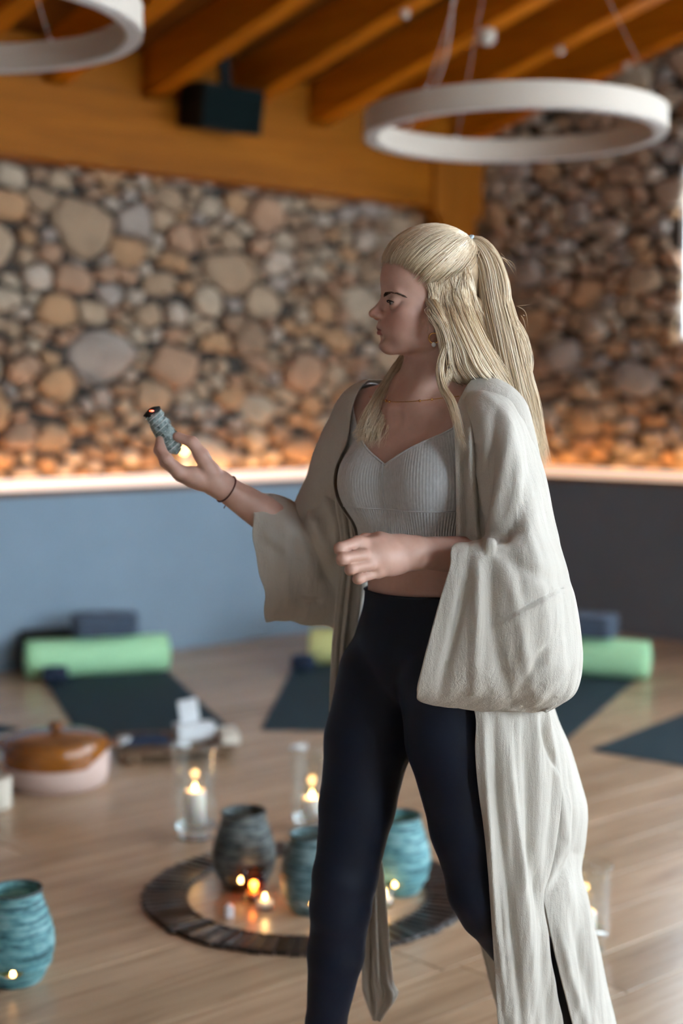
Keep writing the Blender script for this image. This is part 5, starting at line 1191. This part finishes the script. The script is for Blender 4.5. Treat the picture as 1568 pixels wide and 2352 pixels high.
# cap
CC, CRd = np.array([9.0, 0, 88]), np.array([91.0, 74, 81])
def cap_pt(f, l, u, off=0.0):                  # push a head point out to the hair surface
    d = (np.array([f, l, u], float) - CC) / CRd; d /= np.linalg.norm(d); p = CC + CRd * d; n = d / CRd; n /= np.linalg.norm(n); return p + n * off
HLX = [(-200, -18), (-30, -14), (2, -4), (8, 4), (19, 18), (25, 40), (29, 64), (50, 80), (76, 99), (100, 108), (200, 112)]
def hairline(f): return np.interp(f, [p[0] for p in HLX], [p[1] for p in HLX])
lo, hi = bounds([Hd(-100, -90, -40), Hd(120, 90, 180), Hd(-100, 90, 180), Hd(120, -90, -40)], .01)
FC = Field(lo, hi, .0032); FC.put(ell(Hd(*CC), HR, (CRd - 1.5) * mm)); FC.put(ell(Hd(-8, 0, 30), HR, np.array((64, 63, 62)) * mm), .02)
V, F_ = FC.nets(); q = (V - HO) @ HR.T * 1000
V, F_ = clip(V, F_, q[:, 2] - hairline(q[:, 0] - 0.0) - 2.0 * np.abs(q[:, 1]) * 0)
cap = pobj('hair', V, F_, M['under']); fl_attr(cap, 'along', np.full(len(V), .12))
TIE = np.array([-50.0, 4, 144.0])
S = Strands(); U = Strands()
def comb(f, l, u, n=1, jit=3.0, off=(0.5, 3.0), m=16, r=(.0004, .00075), tgt=None):
    for _ in range(n):
        a = np.array([f, l, u]) + np.array([hr.gauss(0, jit), hr.gauss(0, jit), hr.gauss(0, jit)]); b = (TIE if tgt is None else tgt) + np.array([hr.gauss(0, 2), hr.gauss(0, 4), hr.gauss(0, 4)]); o = hr.uniform(*off); P = []
        for i in range(m):
            t = i / (m - 1); p = a * (1 - t) + b * t; lift = o + 2.2 * math.sin(PI * min(1, t * 1.0)); P.append(Hd(*cap_pt(*p, lift * min(1, .15 + t * 6))))
        S.add(P, hr.uniform(*r), .12, 3, 0.0, .55)
for i in range(900):                           # from the hairline straight back to the tie
    l = hr.uniform(-66, 66); f0 = 98 - (abs(l) / 66) ** 2.2 * 52; comb(f0, l, hairline(f0) + hr.uniform(-1, 3))
for i in range(1300):                           # from the side parting up to the tie
    t = hr.random(); f0 = 46 + (-38 - 46) * t; u0 = 66 + (98 - 66) * t; sgn = 1 if hr.random() < .72 else -1; comb(f0, sgn * 72, u0 + hr.uniform(-4, 10), jit=4)
for i in range(260): t = hr.random(); comb(46 - 90 * t, hr.choice((-1, 1)) * 60, 90 + 40 * t, jit=6)
# back and side hair hanging from the parting: follows the head, then falls
def fall(f, l, u, pts, n, spread, m=22, r=(.0004, .0008), short=.2):
    C = [W(*p) for p in pts]
    for _ in range(n):
        a = cap_pt(f + hr.gauss(0, spread * .6), l, u + hr.gauss(0, 6), -2.0 + hr.random() * 2.5); b = cap_pt(f - 2 + hr.gauss(0, spread * .5), l, u - 32, 5 + hr.random() * 5)
        dv = np.array([hr.gauss(0, 1), hr.gauss(0, 1), 0]) * spread * mm; P = crom([Hd(*a), Hd(*b)] + [c + dv * (.5 + .5 * i / len(C)) for i, c in enumerate(C)], m); k = np.linspace(0, 1, m)
        P = P + np.array([1, .6, 0])[None] * (.004 * k ** 1.3 * np.sin(k * hr.uniform(4, 9) + hr.uniform(0, 6)))[:, None]
        e = m - int(m * short * hr.random()); S.add(P[:e], hr.uniform(*r), .3, 3, .05, .9)
side = [(27, 64, [(992, 712, 2.424), (1012, 738, 2.408), (1030, 780, 2.402), (1036, 830, 2.404), (1052, 876, 2.425)], 50), (22, 57, [(1000, 726, 2.420), (1022, 756, 2.408), (1034, 800, 2.404), (1042, 850, 2.412), (1066, 886, 2.44)], 50),
    # f on the parting, u, then the fall in picture points
    (16, 52, [(1014, 742, 2.415), (1030, 800, 2.41), (1042, 850, 2.42), (1075, 890, 2.45), (1120, 925, 2.50)], 60),
    (8, 58, [(1030, 740, 2.408), (1052, 800, 2.40), (1068, 850, 2.41), (1105, 890, 2.445), (1150, 930, 2.50)], 90),
    (-4, 66, [(1048, 740, 2.405), (1075, 800, 2.40), (1098, 850, 2.41), (1135, 892, 2.45), (1172, 940, 2.51)], 110),
    (-16, 76, [(1066, 740, 2.41), (1094, 800, 2.41), (1122, 850, 2.425), (1155, 900, 2.46), (1190, 960, 2.52)], 110),
    (-28, 86, [(1085, 740, 2.43), (1112, 800, 2.435), (1140, 850, 2.45), (1170, 905, 2.48), (1204, 980, 2.53)], 100),
    (-40, 96, [(1100, 740, 2.47), (1128, 800, 2.475), (1152, 860, 2.49), (1180, 920, 2.51), (1215, 1000, 2.55)], 90)]
for f0, u0, pts, n in side: fall(f0, 70, u0, pts, int(n * 2.6), 9.0)
for f0, u0, pts in ((-20, 60, [(1090, 760, 2.56), (1110, 850, 2.57), (1140, 930, 2.58)]), (-45, 80, [(1110, 760, 2.53), (1135, 850, 2.55), (1165, 930, 2.57)]), (-60, 90, [(1118, 760, 2.50), (1145, 850, 2.52), (1178, 940, 2.55)])): fall(f0, -20 if f0 > -50 else 10, u0, pts, 150, 12.0)
# fat undercoat so nothing shows through
for pts in ([(1062, 700, 2.45), (1085, 790, 2.45), (1118, 860, 2.465), (1165, 930, 2.51)], [(1085, 680, 2.47), (1110, 790, 2.48), (1140, 860, 2.49), (1185, 950, 2.54)], [(1045, 720, 2.445), (1062, 800, 2.44), (1088, 860, 2.455), (1135, 915, 2.50)]):
    U.add(crom([W(*p) for p in pts], 20), .017, .25, 10, .05, .7)
# loose face-framing strand in front of the ear
lock(S, [(982, 684, 2.448, .010), (1000, 708, 2.422, .009), (1019, 742, 2.402, .006), (1030, 772, 2.398, .005), (1022, 800, 2.396, .005), (1013, 828, 2.392, .005), (1011, 858, 2.386, .006), (1018, 890, 2.375, .006), (1036, 922, 2.355, .006), (1046, 956, 2.340, .005), (1057, 998, 2.330, .005), (1072, 1034, 2.326, .004)], 150, core=2, wob=.004, short=.3, m=32)
lock(S, [(990, 694, 2.446, .009), (1012, 728, 2.408, .006), (1034, 765, 2.402, .007), (1036, 810, 2.402, .007), (1030, 850, 2.40, .006), (1022, 885, 2.388, .004)], 110, core=1, wob=.004)
# ponytail
pt = [(1073, 556, 2.495, .008), (1098, 566, 2.488, .018), (1122, 610, 2.478, .024), (1138, 690, 2.472, .026), (1158, 770, 2.470, .029), (1176, 850, 2.478, .031), (1196, 930, 2.50, .031), (1214, 1000, 2.53, .026), (1238, 1075, 2.56, .018)]
lock(S, pt, 1250, core=26, wob=.006, short=.22, m=30, flat=.8)
lock(S, [(1090, 562, 2.49, .008), (1128, 590, 2.475, .012), (1150, 650, 2.468, .014), (1158, 720, 2.466, .014), (1190, 780, 2.47, .016), (1204, 840, 2.475, .014), (1186, 880, 2.48, .010)], 330, core=6, wob=.004, short=.1)
# hair over her far shoulder
lock(S, [(950, 800, 2.575, .014), (925, 850, 2.56, .020), (905, 900, 2.535, .028), (885, 950, 2.50, .034), (868, 990, 2.475, .034), (858, 1032, 2.462, .026)], 560, core=14, wob=.008, short=.25, a0=.0, m=24, flat=.55)
lock(S, [(935, 840, 2.555, .012), (900, 900, 2.53, .020), (868, 950, 2.50, .020), (842, 985, 2.485, .014), (812, 1004, 2.478, .006)], 220, core=5, wob=.006, short=.3, a0=.05, flat=.6)
lock(S, [(930, 860, 2.55, .012), (918, 920, 2.515, .016), (905, 970, 2.475, .016), (896, 1015, 2.452, .012)], 200, core=4, wob=.006, short=.3, a0=.05, flat=.6)
# fly-aways
for i in range(46):
    a = (hr.uniform(1080, 1160), hr.uniform(560, 640), 2.48) if i % 2 else (hr.uniform(1150, 1205), hr.uniform(690, 950), 2.48); d = np.array([hr.uniform(5, 40), hr.uniform(-20, 50)])
    S.add(crom([W(*a), W(a[0] + d[0] * .6 + hr.uniform(-8, 8), a[1] + d[1] * .3, 2.48), W(a[0] + d[0], a[1] + d[1], 2.48 + hr.uniform(-.02, .02))], 10), .00035, .6, 3, .4, 1)
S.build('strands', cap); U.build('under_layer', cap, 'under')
tq = (W(1071, 556, 2.49) - PLOC); M['band'] = plain('pale_blue_elastic', (0.42, 0.50, 0.54, 1), 0.7)
for k in range(2): torus(W(1071 + 3 * k, 556 + 1.5 * k, 2.49), np.array([.8, -.05, -.62]), .0125 + .001 * k, .0032, 'hair_tie', M['band'], cap)
cap['label'] = 'long blonde hair, half tied up in a ponytail'; top['label'] = 'pale grey ribbed crop top'; lg['label'] = 'navy leggings'; robe['label'] = 'pale beige gauze robe with wide sleeves'
